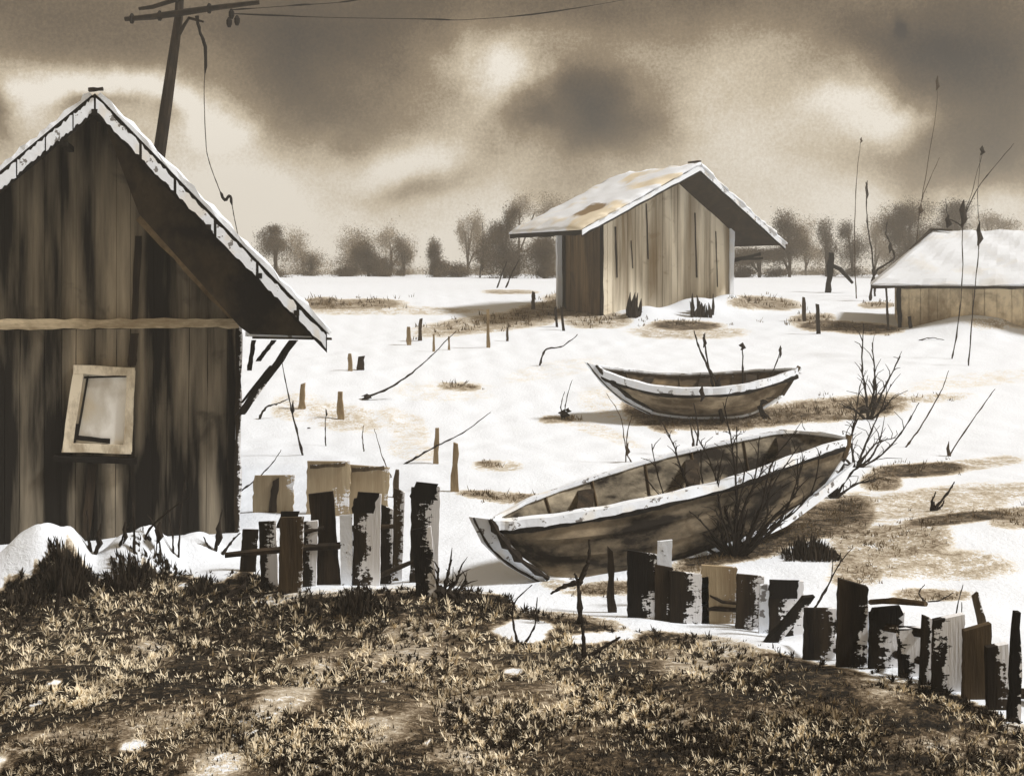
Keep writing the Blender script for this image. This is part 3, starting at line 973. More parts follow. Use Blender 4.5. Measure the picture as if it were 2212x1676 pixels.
boat('rowing_boat',
     [P(1062, 1127, 10.75), P(1150, 1121, 10.85), P(1300, 1099, 11.1), P(1450, 1068, 11.45), P(1600, 1029, 11.95), P(1720, 985, 12.55), P(1830, 950, 13.25)],
     [P(1066, 1120, 10.8), P(1150, 1076, 11.25), P(1300, 1024, 11.9), P(1450, 980, 12.55), P(1600, 947, 13.1), P(1710, 930, 13.5), P(1838, 944, 13.35)],
     [P(1165, 1243, 11.05), P(1240, 1252, 11.12), P(1340, 1240, 11.35), P(1450, 1217, 11.7), P(1590, 1168, 12.25), P(1690, 1118, 12.75), P(1770, 1062, 13.05), P(1822, 990, 13.25)],
     'larger nearer rowing boat with white gunwales, lying behind the broken board fence', 29,
     (hull_mat('near boat hull', R(-29), lin(34, 28, 21), lin(164, 144, 114, .8)), hull_mat('near boat inside', R(-29), lin(38, 31, 23), lin(206, 188, 156, .8)), snow_mat('white gunwale', .1, 3, ink=.85),
      M['white_board'], M['dark_wood'], M['brown_wood']),
     ((.30, .35, .2), (.56, .35, .22), (.80, .3, .2)), hit(1400, 1225), rail=.085,
     stem=[(1012, 1116, 10.72), (1040, 1172, 10.76), (1085, 1216, 10.86), (1166, 1262, 11.02), (1186, 1246, 11.02), (1128, 1206, 10.86), (1092, 1166, 10.76), (1064, 1122, 10.72)],
     skeg=[(1636, 1152, 12.3), (1688, 1122, 12.5), (1745, 1080, 12.8), (1806, 1030, 13.1), (1846, 1000, 13.25), (1826, 1040, 13.1), (1760, 1092, 12.8), (1700, 1136, 12.5), (1650, 1160, 12.3)])

_db = hit(1520, 905).y
boat('rowing_boat',
     [P(1285, 792, _db + .1), P(1340, 815, _db - .2), P(1430, 836, _db - .45), P(1550, 838, _db - .55), P(1640, 824, _db - .4), P(1725, 797, _db + .15)],
     [P(1290, 789, _db + .2), P(1350, 797, _db + .45), P(1450, 806, _db + .75), P(1550, 804, _db + .85), P(1640, 798, _db + .7), P(1728, 795, _db + .2)],
     [P(1352, 862, _db + .1), P(1400, 887, _db + .05), P(1460, 898, _db), P(1540, 901, _db), P(1620, 893, _db), P(1690, 853, _db + .1)],
     'smaller farther rowing boat with curved white rail, beyond the near boat', 0,
     (hull_mat('far boat hull', R(0), lin(92, 76, 54), lin(214, 192, 156, .8)), hull_mat('far boat inside', R(0), lin(70, 56, 39), lin(150, 126, 90)), snow_mat('white rail', .05, 3, ink=.6),
      M['dark_wood'], M['dark_wood'], M['brown_wood']),
     ((.32, .4, .2), (.55, .4, .22), (.78, .35, .22)), hit(1520, 905), rail=.13,
     stem=[(1262, 782, _db - .02), (1300, 830, _db - .06), (1345, 868, _db - .08), (1402, 896, _db - .06), (1412, 884, _db - .06), (1362, 857, _db - .08), (1322, 824, _db - .06), (1290, 790, _db - .02)])


# ------------------------------------------------------------------ fences
def picket(mb, x0, x1, yt, yb, lean=0., rag=.03, d=None, base=None, tw=0.):
    b = base or hit((x0 + x1) / 2, yb)
    d = b.y
    w = (x1 - x0) * 1.1 / FPX * d
    top = P((x0 + x1) / 2 + lean, yt, d)
    bot = P((x0 + x1) / 2 - lean * .15, yb + 14, d)
    bot.z = min(bot.z, b.z - .05)
    mb.board(bot, top, (w, w * tw, 0), (0, .035, 0), 14, .022, rag)
    return b


lf_root = hit(740, 1262)
lf = empty('board_fence', lf_root, 'short broken fence of dark leaning boards and thin rails beside the dark shed', 'fence')
for x0, x1, yt, yb, lean, m in ((520, 551, 1148, 1232, 6, 'frost_dark'), (604, 650, 1112, 1282, 4, 'brown_wood'), (684, 732, 1066, 1262, -14, 'dark_wood'), (764, 818, 1070, 1262, 3, 'frost_heavy'),
                               (846, 868, 1058, 1252, 6, 'brown_wood'), (888, 944, 1052, 1262, 4, 'frost_heavy'), (902, 942, 1142, 1288, -12, 'frost_black'), (566, 600, 1130, 1262, -5, 'frost_heavy'), (654, 682, 1120, 1268, 4, 'frost_dark'), (738, 762, 1108, 1262, -3, 'white_board'), (822, 846, 1096, 1258, 2, 'frost_heavy')):
    mb = MB(); picket(mb, x0, x1, yt, yb, lean)
    mb.build('board', M[m], lf)
for x0, x1, yt, yb in ((603, 640, 1112, 1140), (765, 812, 1068, 1108), (890, 944, 1050, 1080)):
    b = hit((x0 + x1) / 2, 1270)
    mb = MB(); mb.board(P((x0 + x1) / 2 - 3, yb, b.y - .03), P((x0 + x1) / 2 + 5, yt - 6, b.y - .03), ((x1 - x0) / FPX * b.y, 0, 0), (0, .02, 0), 4, .1, .02)
    mb.build('board_cap', M['black_wood'], lf)
for pts in (((486, 1198), (560, 1192), (650, 1184), (730, 1178), (818, 1163)), ((645, 1152), (700, 1140)), ((760, 1142), (850, 1136)), ((806, 1250), (860, 1226), (912, 1204))):
    mb = MB(); b = hit(740, 1268)
    mb.tube([P(x, y, 10.55 + .0006 * (x - 700)) for x, y in pts], [.028] + [.032 + .006 * (i % 2) for i in range(len(pts) - 2)] + [.02], 6, .25)
    mb.build('rail', M['dark_wood'], lf)

rf_root = hit(1750, 1400)
rf = empty('board_fence', rf_root, 'long ruined fence of black and brown boards crusted with snow, before the near boat', 'fence')
RB = ((1358, 1416, 1192, 1338, 0, 'frost_black'), (1419, 1447, 1168, 1308, 3, 'white_board'), (1450, 1512, 1232, 1345, 0, 'frost_heavy'), (1518, 1588, 1218, 1345, 0, 'pale_wood'), (1592, 1646, 1238, 1356, 2, 'frost_dark'),
      (1664, 1730, 1248, 1372, 2, 'frost_heavy'), (1738, 1800, 1308, 1420, 3, 'frost_dark'), (1810, 1868, 1256, 1440, 3, 'frost_dark'), (1880, 1946, 1312, 1440, 3, 'frost_heavy'),
      (1988, 2008, 1335, 1470, 6, 'frost_dark'), (2016, 2074, 1332, 1486, 4, 'frost_black'), (2082, 2134, 1360, 1500, 2, 'brown_wood'),
      (1500, 1530, 1250, 1345, -2, 'frost_black'), (1640, 1668, 1262, 1362, 3, 'white_board'), (1944, 1988, 1346, 1455, -3, 'frost_heavy'), (1868, 1884, 1322, 1436, 2, 'white_board'), (2134, 2176, 1388, 1520, -3, 'frost_heavy'),
      (1416, 1452, 1226, 1342, 0, 'frost_dark'))
for i, (x0, x1, yt, yb, lean, m) in enumerate(RB):
    mb = MB(); picket(mb, x0, x1, yt, yb, lean, .035)
    mb.build('board', M[m], rf)
for x0, x1, yt, yb, dd in ((1664, 1722, 1246, 1292, 1372), (1882, 1944, 1318, 1358, 1440)):
    b = hit((x0 + x1) / 2, dd)
    mb = MB(); mb.board(P((x0 + x1) / 2, yb, b.y - .032), P((x0 + x1) / 2 + 2, yt, b.y - .032), ((x1 - x0) / FPX * b.y, 0, 0), (0, .02, 0), 5, .1, .03)
    mb.build('board_cap', M['black_wood'], rf)


def rail_z(pts, yb0, yb1, r, m='dark_wood'):
    mb = MB(); out = []
    for x, y in pts:
        t = (x - 1358) / (2134 - 1358)
        d = hit(x, np.interp(x, [1358, 1646, 1800, 2134, 2300], [1338, 1356, 1420, 1500, 1540])).y + .05
        out.append(P(x, y, d))
    mb.tube(out, [r * (1 + .25 * ((i % 2) - .5)) for i in range(len(out))], 6, .2)
    mb.build('rail', M[m], rf)


rail_z(((1440, 1262), (1500, 1266), (1560, 1300), (1640, 1308)), 0, 0, .016)
rail_z(((1440, 1306), (1510, 1312), (1600, 1318), (1660, 1322)), 0, 0, .022)
rail_z(((1750, 1340), (1820, 1346), (1900, 1352), (1960, 1362), (2040, 1376)), 0, 0, .022, 'frost_dark')
rail_z(((1740, 1398), (1840, 1408), (1940, 1414), (2040, 1440), (2110, 1452)), 0, 0, .02)
rail_z(((2080, 1470), (2140, 1490), (2212, 1498), (2300, 1504)), 0, 0, .026)
rail_z(((1880, 1300), (1930, 1296), (2000, 1304)), 0, 0, .016, 'brown_wood')

# loose props and stakes by the fence
def stake(x0, y0, x1, y1, w, label, cat, mat, name='stake', group=None, rag=.03, nseg=7, taper=.75, kw=None):
    b = hit(x0, y0); d = b.y
    mb = MB()
    base = P(x0, y0 + 10, d); base.z = min(base.z, b.z - .04)
    top = P(x1, y1, d)
    mb.board(base, top, (w / FPX * d, 0, 0), (0, max(.02, w / FPX * d * .6), 0), nseg, .12, rag, taper=taper)
    return solo(mb, name, M[mat], b, label, cat, group)


stake(1652, 1392, 1748, 1284, 30, 'thick dark timber leaning to the right against the ruined board fence', 'timber', 'frost_black', 'leaning_timber')
stake(1322, 1322, 1318, 1186, 18, 'slim dark pointed stake in front of the near boat, left of the widest black board', 'stake', 'dark_wood', taper=.6)
stake(2190, 1545, 2196, 1318, 26, 'pointed black stake at the right edge of the snow, last in the fence line', 'stake', 'frost_black', taper=.35)
stake(2148, 1440, 2106, 1282, 17, 'thin brown stick leaning left above the right end of the ruined fence', 'stick', 'brown_wood', 'leaning_stick')
stake(855, 1075, 858, 1012, 16, 'small brown post topped by a knob, right of the pale boards', 'post', 'brown_wood', 'post', taper=.6)

g = 'pale bleached boards standing behind the left fence'
for x0, x1, yt, yb, lab in ((550, 629, 1022, 1108, 'pale bleached board nearest the dark shed, with a dark scorch down its middle'), (666, 750, 1000, 1112, 'tallest pale tan board, standing left of its twin behind the left fence'),
                            (756, 834, 1008, 1108, 'pale tan board farthest from the dark shed, right of the tallest one')):
    b = hit((x0 + x1) / 2, yb); mb = MB(); picket(mb, x0, x1, yt, yb, 3, .03, base=b)
    root = empty('weathered_board', b, lab, 'board', g)
    mb.build('panel', M['pale_wood'], root)
    if x0 == 550:
        k = MB(); k.board(P(588, 1106, b.y - .03), P(596, 1036, b.y - .03), (.11, 0, 0), (0, .02, 0), 6, .12, .04, taper=.6); k.build('scorched_strip', M['dark_wood'], root)
    else:
        k = MB(); k.board(P(x0 + 4, yt + 8, b.y - .03), P(x1 - 4, yt + 2, b.y - .03), (0, 0, .05), (0, .02, 0), 5, .2); k.build('top_strip', M['brown_wood'], root)

# stakes dotted over the snowfield
SF = 'short stakes dotted over the snowfield'
for x, yt, yb, w, lean, m, lab in (
    (884, 706, 745, 11, -2, 'stake_tan', 'tan stake left of a darker one, in the far left of the snowfield'),
    (906, 688, 736, 9, 3, 'stem', 'brown leaning stake beside a tan one, in the far left of the snowfield'),
    (937, 722, 760, 6, 0, 'stake_tan', 'thin pale stick just right of the paired far stakes'),
    (970, 726, 756, 5, 0, 'stake_tan', 'smallest pale stick between the paired stakes and the middle shed'),
    (1055, 668, 752, 8, -1, 'stake_tan', 'tall slim stake with a dark top, halfway to the middle shed'),
    (1096, 708, 736, 6, 0, 'stem', 'short dark peg right of the tall slim stake'),
    (1152, 630, 668, 10, 0, 'stem', 'brown stub on the rise left of the middle shed'),
    (1204, 664, 706, 7, -4, 'twig', 'left one of two black stakes below the left corner of the middle shed'),
    (1218, 664, 714, 7, -5, 'twig', 'right one of two black stakes below the left corner of the middle shed'),
    (757, 764, 802, 11, -1, 'stake_tan', 'tan peg at the left of the row nearest the brace of the dark shed'),
    (778, 770, 800, 16, 3, 'dark_wood', 'stout dark peg right of a tan one, near the brace of the dark shed'),
    (652, 828, 884, 14, 2, 'stake_tan', 'blurred tan stake under the brace of the dark shed'),
    (736, 848, 905, 14, -2, 'stake_tan', 'tan stake above the curled dark twig'),
    (941, 925, 1002, 12, 3, 'stake_tan', 'tall tan stake crossed by a long bent twig'),
    (982, 958, 1062, 17, 2, 'stake_tan', 'widest tan stake, standing right of the bent twig'),
    (1738, 642, 694, 8, -2, 'stem', 'upper left one of two dark stakes between middle shed and right hut'),
    (1768, 656, 722, 9, -2, 'twig', 'lower right one of two dark stakes between middle shed and right hut'),
    (1968, 684, 708, 8, -4, 'twig', 'small black peg at the corner of the right hut'),
):
    stake(x, yb, x + lean, yt, w, lab, 'stake', m, 'stake', SF, .02, 5, .7)
# broken post with strut
b = hit(1790, 632)
root = empty('broken_post', b, 'black upright post with a sagging strut, left of the right hut', 'post')
mb = MB(); mb.board(P(1787, 640, b.y), P(1796, 545, b.y), (.2, 0, 0), (0, .16, 0), 7, .2, .05); mb.build('post', M['black_wood'], root)
mb = MB(); mb.tube([P(1797, 574, b.y), P(1815, 582, b.y), P(1842, 612, b.y)], [.09, .11, .05], 5, .2); mb.build('strut', M['black_wood'], root)


# ------------------------------------------------------------------ pole and wires
dP = 21.
bx = (322 - CX) / FPX * dP
bz = gz(bx, dP)
root = empty('utility_pole', (bx, dP, bz), 'leaning dark wooden utility pole rising behind the dark shed roof', 'utility pole')
mb = MB()
pp = [Vector((bx - .35, dP, bz - .3)), P(343, 340, dP), P(358, 235, dP), P(372, 130, dP), P(386, 40, dP), P(392, -70, dP)]
mb.tube(pp, [.15, .125, .11, .10, .085, .075], 8, .08)
mb.build('pole', M['pole'], root)
mb = MB(); mb.tube([P(270, 42, dP - .12), P(330, 36, dP - .12), P(392, 28, dP - .12), P(470, 17, dP - .12), P(560, 5, dP - .12)], [.045, .06, .065, .055, .04], 6, .15); mb.build('crossarm', M['pole'], root)
mb = MB(); mb.tube([P(395, -5, dP - .12), P(330, 15, dP - .12), P(300, 20, dP - .12)], [.045, .04, .03], 6, .15); mb.build('crossarm', M['pole'], root)
for px, py in ((285, 40), (345, 34), (452, 18), (500, 30), (512, 44), (495, 48)):
    mb = MB(); d = dP - .12
    a = P(px, py, d)
    mb.tube([a + Vector((0, 0, -.10)), a + Vector((0, 0, -.04)), a + Vector((0, 0, .03)), a + Vector((0, 0, .09))], [.03, .055, .055, .02], 8)
    mb.build('insulator', M['wire'], root)
mb = MB(); mb.tube([P(388, 75, dP - .1), P(398, 55, dP - .1), P(408, 40, dP - .1), P(440, 48, dP - .1)], [.03, .03, .035, .02], 5, .2); mb.build('bracket', M['pole'], root)
mb = MB(); pts = catmull([P(425, 35, dP - .1), P(432, 70, dP - .1), P(444, 110, dP - .1), P(441, 200, dP), P(445, 310, dP), P(452, 350, dP), P(470, 400, dP), P(485, 432, dP), P(497, 424, dP), P(505, 465, dP), P(515, 515, dP + .1), P(530, 600, dP + .2)], 60)
mb.tube(pts, [.03 if (i < 14 or 34 < i < 46) else .008 for i in range(60)], 5, .3)
o = solo(mb, 'loose_wire', M['wire'], P(425, 35, dP - .1), 'loose black wire dangling and kinked beside the leaning pole', 'wire')
for k, (pts, lab) in enumerate(((((500, 22), (640, 12), (760, 2), (900, -30)), 'upper wire running off the pole crossarm towards the top edge'), (((500, 30), (700, 38), (930, 42), (1010, 43), (1180, 28), (1400, -10), (1560, -50)), 'long thin sagging wire crossing the top of the sky'))):
    mb = MB(); cp = catmull([P(x, y, dP + .02 * (x - 500) * .3) for x, y in pts], 40)
    mb.tube(cp, [.007 + .012 * max(0, math.sin(i * .55)) for i in range(40)], 5, .2)
    solo(mb, 'overhead_wire', M['wire'], cp[0], lab, 'wire', 'wires from the leaning pole')


# ------------------------------------------------------------------ far trees
def leaf_mat(name, a, b_):
    m, nt, b = newmat(name)
    tc = nt.new('ShaderNodeTexCoord').outputs['Object']
    n = nt.noise(tc, .8, 4, .6)
    nt.l.new(nt.ramp(n, [(.35, a), (.65, b_)]), b.inputs['Base Color'])
    return m


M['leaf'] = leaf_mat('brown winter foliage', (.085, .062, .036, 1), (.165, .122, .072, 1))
M['leaf_hazed'] = leaf_mat('haze-faded foliage', (.22, .17, .11, 1), (.38, .30, .20, 1))  # lighter foliage copy, fading into mist put into the colour


def tree(px, pyb, d, lobes, label, pale=False, dens=1.):
    x = (px - CX) / FPX * d
    b = Vector((x, d, gz(x, d)))
    root = empty('bare_tree' if pale else 'round_tree', b, label, 'tree', 'misty trees along the horizon')
    s = d / FPX
    top = min(l[1] for l in lobes)
    tr = MB()
    zt = CAMZ - (top - HY) * s
    zc = CAMZ - (sum(l[1] for l in lobes) / len(lobes) - HY) * s
    tr.tube([b + Vector((0, 0, -.3)), b + Vector((.05, 0, max(.4, (zc - b.z) * .5))), Vector((x + .1, d, max(zc, b.z + .8)))], [.12, .10, .05], 6, .1)
    for lx, ly, rx, ry in lobes:
        c = P(lx, ly, d)
        tr.tube([Vector((x, d, b.z + max(.3, (c.z - b.z) * .3))), (Vector((x, d, c.z)) + c) / 2 + Vector((0, 0, -.2)), c], [.1, .07, .03], 5, .1)
    tr.build('trunk', M['stem'], root)
    qs, zs = [], []
    ext = list(lobes) + [(lobes[-1][0], 590, lobes[-1][2] * .9, 13)]
    for lx, ly, rx, ry in ext:
        c = P(lx, ly, d); RX = rx * s; RZ = ry * s
        n = int(min(max(dens * 15 * rx * ry, 1800), 20000))
        nc = 40
        cc = nrng.normal(0, .42, (nc, 3)); wgt = nrng.uniform(.2, 1, nc); wgt /= wgt.sum()
        idx = nrng.choice(nc, n, p=wgt)
        q = cc[idx] + nrng.normal(0, .27, (n, 3))
        q = q * np.array([RX, (RX + RZ) / 2, RZ]) * .95 + np.array([c.x, c.y, c.z])
        qs.append(q); zs.append(nrng.uniform(.014, .036, n) * (d / 75.))
    q = np.concatenate(qs); sz = np.concatenate(zs)
    ok = q[:, 2] > b.z - .1
    q, sz = q[ok], sz[ok]
    tri = q[:, None, :] + nrng.normal(0, 1, (len(q), 3, 3)) * sz[:, None, None] - np.array(b)
    me = bpy.data.meshes.new('crown'); nv_ = len(q) * 3
    me.vertices.add(nv_); me.vertices.foreach_set('co', tri.astype(np.float32).ravel())
    me.loops.add(nv_); me.loops.foreach_set('vertex_index', np.arange(nv_, dtype=np.int32))
    me.polygons.add(len(q)); me.polygons.foreach_set('loop_start', np.arange(len(q), dtype=np.int32) * 3); me.polygons.foreach_set('loop_total', np.full(len(q), 3, np.int32))
    me.update(calc_edges=True)
    me.materials.append(M['leaf_hazed'] if pale else M['leaf'])
    o = bpy.data.objects.new('crown', me); C.objects.link(o); o.parent = root
    return root


TREES = [
    (595, 75, [(592, 500, 20, 15), (590, 530, 36, 30)], 'round dark tree nearest the dark shed roof, alone on the skyline', 0, 1.),
    (672, 85, [(672, 566, 26, 18)], 'small low bush right of the lone round tree', 0, .5),
    (795, 80, [(785, 545, 30, 32), (800, 570, 34, 24), (830, 575, 30, 24)], 'dark clumped tree in the middle of the left skyline', 0, 1.),
    (745, 82, [(750, 588, 28, 16)], 'low dark scrub at the left foot of the clumped tree', 0, .8),
    (872, 90, [(872, 560, 20, 26), (862, 535, 16, 24)], 'narrow tree right of the clumped tree', 0, .6),
    (940, 78, [(936, 545, 16, 28), (946, 575, 22, 24)], 'dark narrow column tree with a leaning top', 0, 1.1),
    (990, 80, [(985, 585, 36, 16)], 'low scrub at the right foot of the column tree', 0, .9),
    (1090, 72, [(1080, 510, 34, 34), (1070, 550, 44, 40), (1110, 560, 40, 34), (1105, 470, 20, 26)], 'largest dark tree, left of the middle shed roof', 0, .9),
    (1175, 70, [(1170, 560, 40, 40), (1180, 535, 34, 30)], 'dark tree under the left eave of the middle shed', 0, 1.),
    (1640, 74, [(1630, 550, 50, 20), (1600, 560, 40, 18)], 'low dark scrub under the right eave of the middle shed', 0, 1.2),
    (1705, 74, [(1700, 490, 30, 30), (1710, 530, 36, 34), (1680, 555, 40, 18)], 'dark tree just right of the middle shed roof', 0, .9),
    (1785, 82, [(1782, 500, 16, 30), (1790, 530, 18, 30)], 'thin feathery tree right of the middle shed, left of a pair', 0, .7),
    (1840, 80, [(1825, 500, 18, 26), (1845, 540, 32, 34)], 'feathery dark tree midway between the middle shed and the right hut', 0, .7),
    (1965, 74, [(1965, 465, 38, 30), (1970, 510, 48, 44), (1960, 555, 40, 34), (1930, 490, 34, 30)], 'big round tree left of the right hut roof', 0, 1.),
    (2065, 76, [(2062, 462, 36, 28), (2060, 500, 40, 30)], 'tree behind the ridge of the right hut', 0, .8),
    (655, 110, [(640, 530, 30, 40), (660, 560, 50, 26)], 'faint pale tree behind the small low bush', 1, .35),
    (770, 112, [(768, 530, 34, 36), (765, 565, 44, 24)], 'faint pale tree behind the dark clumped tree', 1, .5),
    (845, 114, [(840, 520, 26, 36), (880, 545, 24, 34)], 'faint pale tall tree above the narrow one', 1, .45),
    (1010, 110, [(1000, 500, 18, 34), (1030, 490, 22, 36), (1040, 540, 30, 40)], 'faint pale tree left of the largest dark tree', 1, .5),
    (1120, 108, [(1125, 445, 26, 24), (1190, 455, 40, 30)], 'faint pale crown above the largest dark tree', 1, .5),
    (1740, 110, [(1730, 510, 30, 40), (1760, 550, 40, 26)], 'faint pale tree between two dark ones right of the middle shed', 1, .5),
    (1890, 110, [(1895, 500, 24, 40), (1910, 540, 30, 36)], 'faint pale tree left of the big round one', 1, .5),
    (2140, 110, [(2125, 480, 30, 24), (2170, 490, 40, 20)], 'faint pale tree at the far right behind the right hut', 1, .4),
]
for px, d, lobes, lab, pale, dens in TREES:
    tree(px, 600, d, lobes, lab, bool(pale), dens)


def mist_scrub():  # pale specks added to soften the hard horizon like thicker mist
    n = 42000
    px = nrng.uniform(-500, 2700, n)
    lump = np.sin(px * .011 + 1) * .5 + np.sin(px * .029) * .3 + np.sin(px * .067 + 2) * .2
    d = nrng.uniform(116, 127, n)
    x = (px - CX) / FPX * d
    h = np.abs(nrng.normal(0, 1, n)) * (.55 + .45 * lump) * .95
    q = np.stack([x, d, H(x, d) + h], -1)
    tri = q[:, None, :] + nrng.normal(0, 1, (n, 3, 3)) * nrng.uniform(.03, .07, n)[:, None, None]
    me = bpy.data.meshes.new('mist_scrub')
    me.vertices.add(n * 3); me.vertices.foreach_set('co', tri.astype(np.float32).ravel())
    me.loops.add(n * 3); me.loops.foreach_set('vertex_index', np.arange(n * 3, dtype=np.int32))
    me.polygons.add(n); me.polygons.foreach_set('loop_start', np.arange(n, dtype=np.int32) * 3); me.polygons.foreach_set('loop_total', np.full(n, 3, np.int32))
    me.update(calc_edges=True); me.materials.append(M['leaf_hazed'])
    o = bpy.data.objects.new('mist_scrub', me); C.objects.link(o)
    tag(o, 'low pale scrub added along the whole horizon to stand in for mist', None, None, 'stuff')


mist_scrub()


# ------------------------------------------------------------------ dry stems, weeds and twigs
def weed(base, stems, label, name='dry_weed', cat='weed', group='dry weeds and twigs in the snow', mat='twig', rpx=2.2, knobs=(), spread=.25, side=0):
    b = hit(*base); d = b.y
    mb = MB(); s = d / FPX
    for st in stems:
        o = rng.uniform(-spread, spread)
        n = max(8, len(st) * 5)
        m = len(st) - 1
        pts = []
        for i, (x, y) in enumerate(st):
            dd = d + o * (i / max(1, m)) * (1 if side == 0 else side)
            pts.append(P(x, y, dd))
        if abs(st[0][0] - base[0]) < 40 and abs(st[0][1] - base[1]) < 40:
            pts[0].z = min(pts[0].z, gz(pts[0].x, pts[0].y) - .01)
        cp = catmull(pts, n)
        for i in range(1, n): cp[i] += Vector((rng.uniform(-1, 1), 0, rng.uniform(-1, 1))) * s * .8
        mb.tube(cp, [s * rpx * (1.05 - .75 * i / (n - 1)) * (1 + .5 * max(0, math.sin(i * 1.9 + len(pts)))) for i in range(n)], 5, .2)
        if side:       # fine side shoots
            for i in range(2, n - 1):
                if rng.random() < .7:
                    a = cp[i]; v = (cp[i] - cp[i - 1]).normalized()
                    w = Vector((rng.uniform(-1, 1), rng.uniform(-.6, .6), rng.uniform(-.1, .9)))
                    l = s * rng.uniform(14, 46)
                    mb.tube([a, a + (v * .6 + w * .7) * l * .5, a + (v * .4 + w) * l], [s * rpx * .42, s * rpx * .3, s * .5], 4, .2)
    for x, y, w, h in knobs:
        c = P(x, y, d - .02)
        mb.tube([c + Vector((-.2 * w * s, 0, -h * s)), c + Vector((.4 * w * s, 0, -.4 * h * s)), c + Vector((-.1 * w * s, 0, .3 * h * s)), c + Vector((.3 * w * s, 0, h * s))], [.15 * w * s, .6 * w * s, .55 * w * s, .1 * w * s], 6, .35)
    return solo(mb, name, M[mat], b, label, cat, group)


weed((1590, 1200), [
    [(1585, 1200), (1530, 1165), (1480, 1120), (1430, 1075), (1398, 1035)], [(1578, 1198), (1520, 1120), (1472, 1015), (1455, 960), (1434, 922)],
    [(1572, 1195), (1545, 1110), (1520, 1045)], [(1590, 1200), (1592, 1100), (1586, 1000), (1576, 930), (1562, 868)], [(1600, 1198), (1625, 1140), (1660, 1080), (1692, 1050)],
    [(1608, 1200), (1680, 1130), (1715, 1060), (1738, 985)], [(1594, 1200), (1640, 1110), (1668, 1000), (1722, 930)], [(1560, 1200), (1500, 1170), (1455, 1125)],
    [(1588, 1200), (1610, 1090), (1640, 1030), (1655, 985)], [(1600, 1200), (1560, 1080), (1535, 1000), (1500, 930)], [(1598, 1200), (1650, 1150), (1710, 1110), (1760, 1060)],
    [(1582, 1200), (1588, 1140), (1600, 1070), (1610, 1010)]] + [[(1590 + k * 2, 1200), (1590 + k * 9 + rng.uniform(-12, 12), 1120), (1590 + k * 15 + rng.uniform(-18, 18), 1040 + abs(k) * 3), (1590 + k * 19 + rng.uniform(-24, 24), rng.uniform(880, 1000) + abs(k) * 5)] for k in range(-10, 11, 2)]
    + [[(1590 + k * 3, 1200), (1590 + k * 14 + rng.uniform(-12, 12), 1150), (1590 + k * 24 + rng.uniform(-12, 12), 1095 + abs(k) * 2)] for k in range(-5, 6)],
    'large dark bare bush spraying twigs across the side of the near boat', 'bare_bush', 'bush', None, 'twig', 2.9, (), .35, 1)
weed((1255, 1350), [[(1255, 1352), (1252, 1300), (1248, 1255), (1240, 1238)], [(1250, 1262), (1262, 1235), (1272, 1210), (1273, 1165)], [(1249, 1258), (1215, 1268), (1190, 1282)]],
     'thick forked dark stem standing before the bow of the near boat', 'forked_stem', 'plant stem', None, 'twig', 6, (), .05)
weed((1262, 1420), [[(1262, 1425), (1260, 1370), (1257, 1330)], [(1262, 1420), (1300, 1400), (1340, 1375)]], 'dark stub with one side arm, in the bank below the forked stem', 'forked_stem', 'plant stem', None, 'twig', 5.5, (), .05)
weed((1880, 905), [[(1872, 905), (1885, 860), (1890, 810), (1884, 740)], [(1876, 905), (1870, 850), (1862, 790), (1866, 700)], [(1880, 905), (1905, 850), (1945, 770)], [(1868, 905), (1845, 885), (1822, 880)], [(1884, 905), (1912, 880), (1925, 862)], [(1880, 905), (1893, 850), (1888, 800)]],
     'dark bushy weed clump behind the stern of the near boat', 'weed_clump', 'weed', 'dry weeds and twigs in the snow', 'twig', 2.8, ((1862, 884, 22, 8), (1888, 870, 12, 10), (1888, 830, 6, 18)), .3, .5)
weed((1850, 1010), [[(1850, 1010), (1870, 960), (1900, 890), (1925, 830)], [(1846, 1010), (1840, 950), (1850, 890), (1858, 830)], [(1850, 1010), (1890, 960), (1935, 945)], [(1848, 1010), (1800, 970), (1740, 935)], [(1852, 1012), (1900, 985), (1950, 930), (1985, 870)], [(1848, 1010), (1815, 1000), (1790, 1010)]],
     'tangle of thin twigs at the stern tip of the near boat', 'twig_tangle', 'twigs', 'dry weeds and twigs in the snow', 'twig', 2.4, (), .3, 1)
weed((1565, 912), [[(1565, 912), (1545, 850), (1530, 790), (1520, 722)], [(1560, 900), (1548, 830), (1528, 790), (1508, 745), (1500, 715)]], 'dark forked reed in front of the far boat, left of a knobbed one', 'reed', 'reed', mat='twig', rpx=3.4, knobs=((1521, 735, 7, 16), (1552, 832, 8, 18)), spread=.05)
weed((1606, 900), [[(1607, 902), (1606, 850), (1604, 790), (1605, 742)]], 'straight dark reed with a knobbed head in front of the far boat', 'reed', 'reed', mat='twig', rpx=2.8, knobs=((1602, 748, 9, 8),), spread=.02)
weed((1665, 905), [[(1665, 905), (1640, 870), (1670, 800), (1688, 752)], [(1650, 890), (1630, 868), (1612, 880)], [(1655, 890), (1645, 865), (1680, 860)]], 'slanted reed with a dark tuft at the right end of the far boat', 'reed', 'reed', mat='twig', rpx=2.4, knobs=((1643, 864, 16, 10), (1685, 760, 5, 14)), spread=.05)
weed((1500, 985), [[(1500, 985), (1497, 945), (1488, 905)], [(1502, 985), (1508, 930), (1498, 870)]], 'stiff twig pair on the snow above the gunwale of the near boat', mat='twig', rpx=2.6, knobs=((1497, 965, 6, 18), (1515, 850, 8, 18)), spread=.05)
weed((1218, 905), [[(1218, 905), (1222, 870), (1236, 820)], [(1215, 905), (1212, 875), (1220, 845)]], 'small dark tuft with two hair-thin stems left of the far boat', mat='twig', rpx=1.5, knobs=((1215, 893, 16, 8), (1226, 886, 8, 5)), spread=.05)
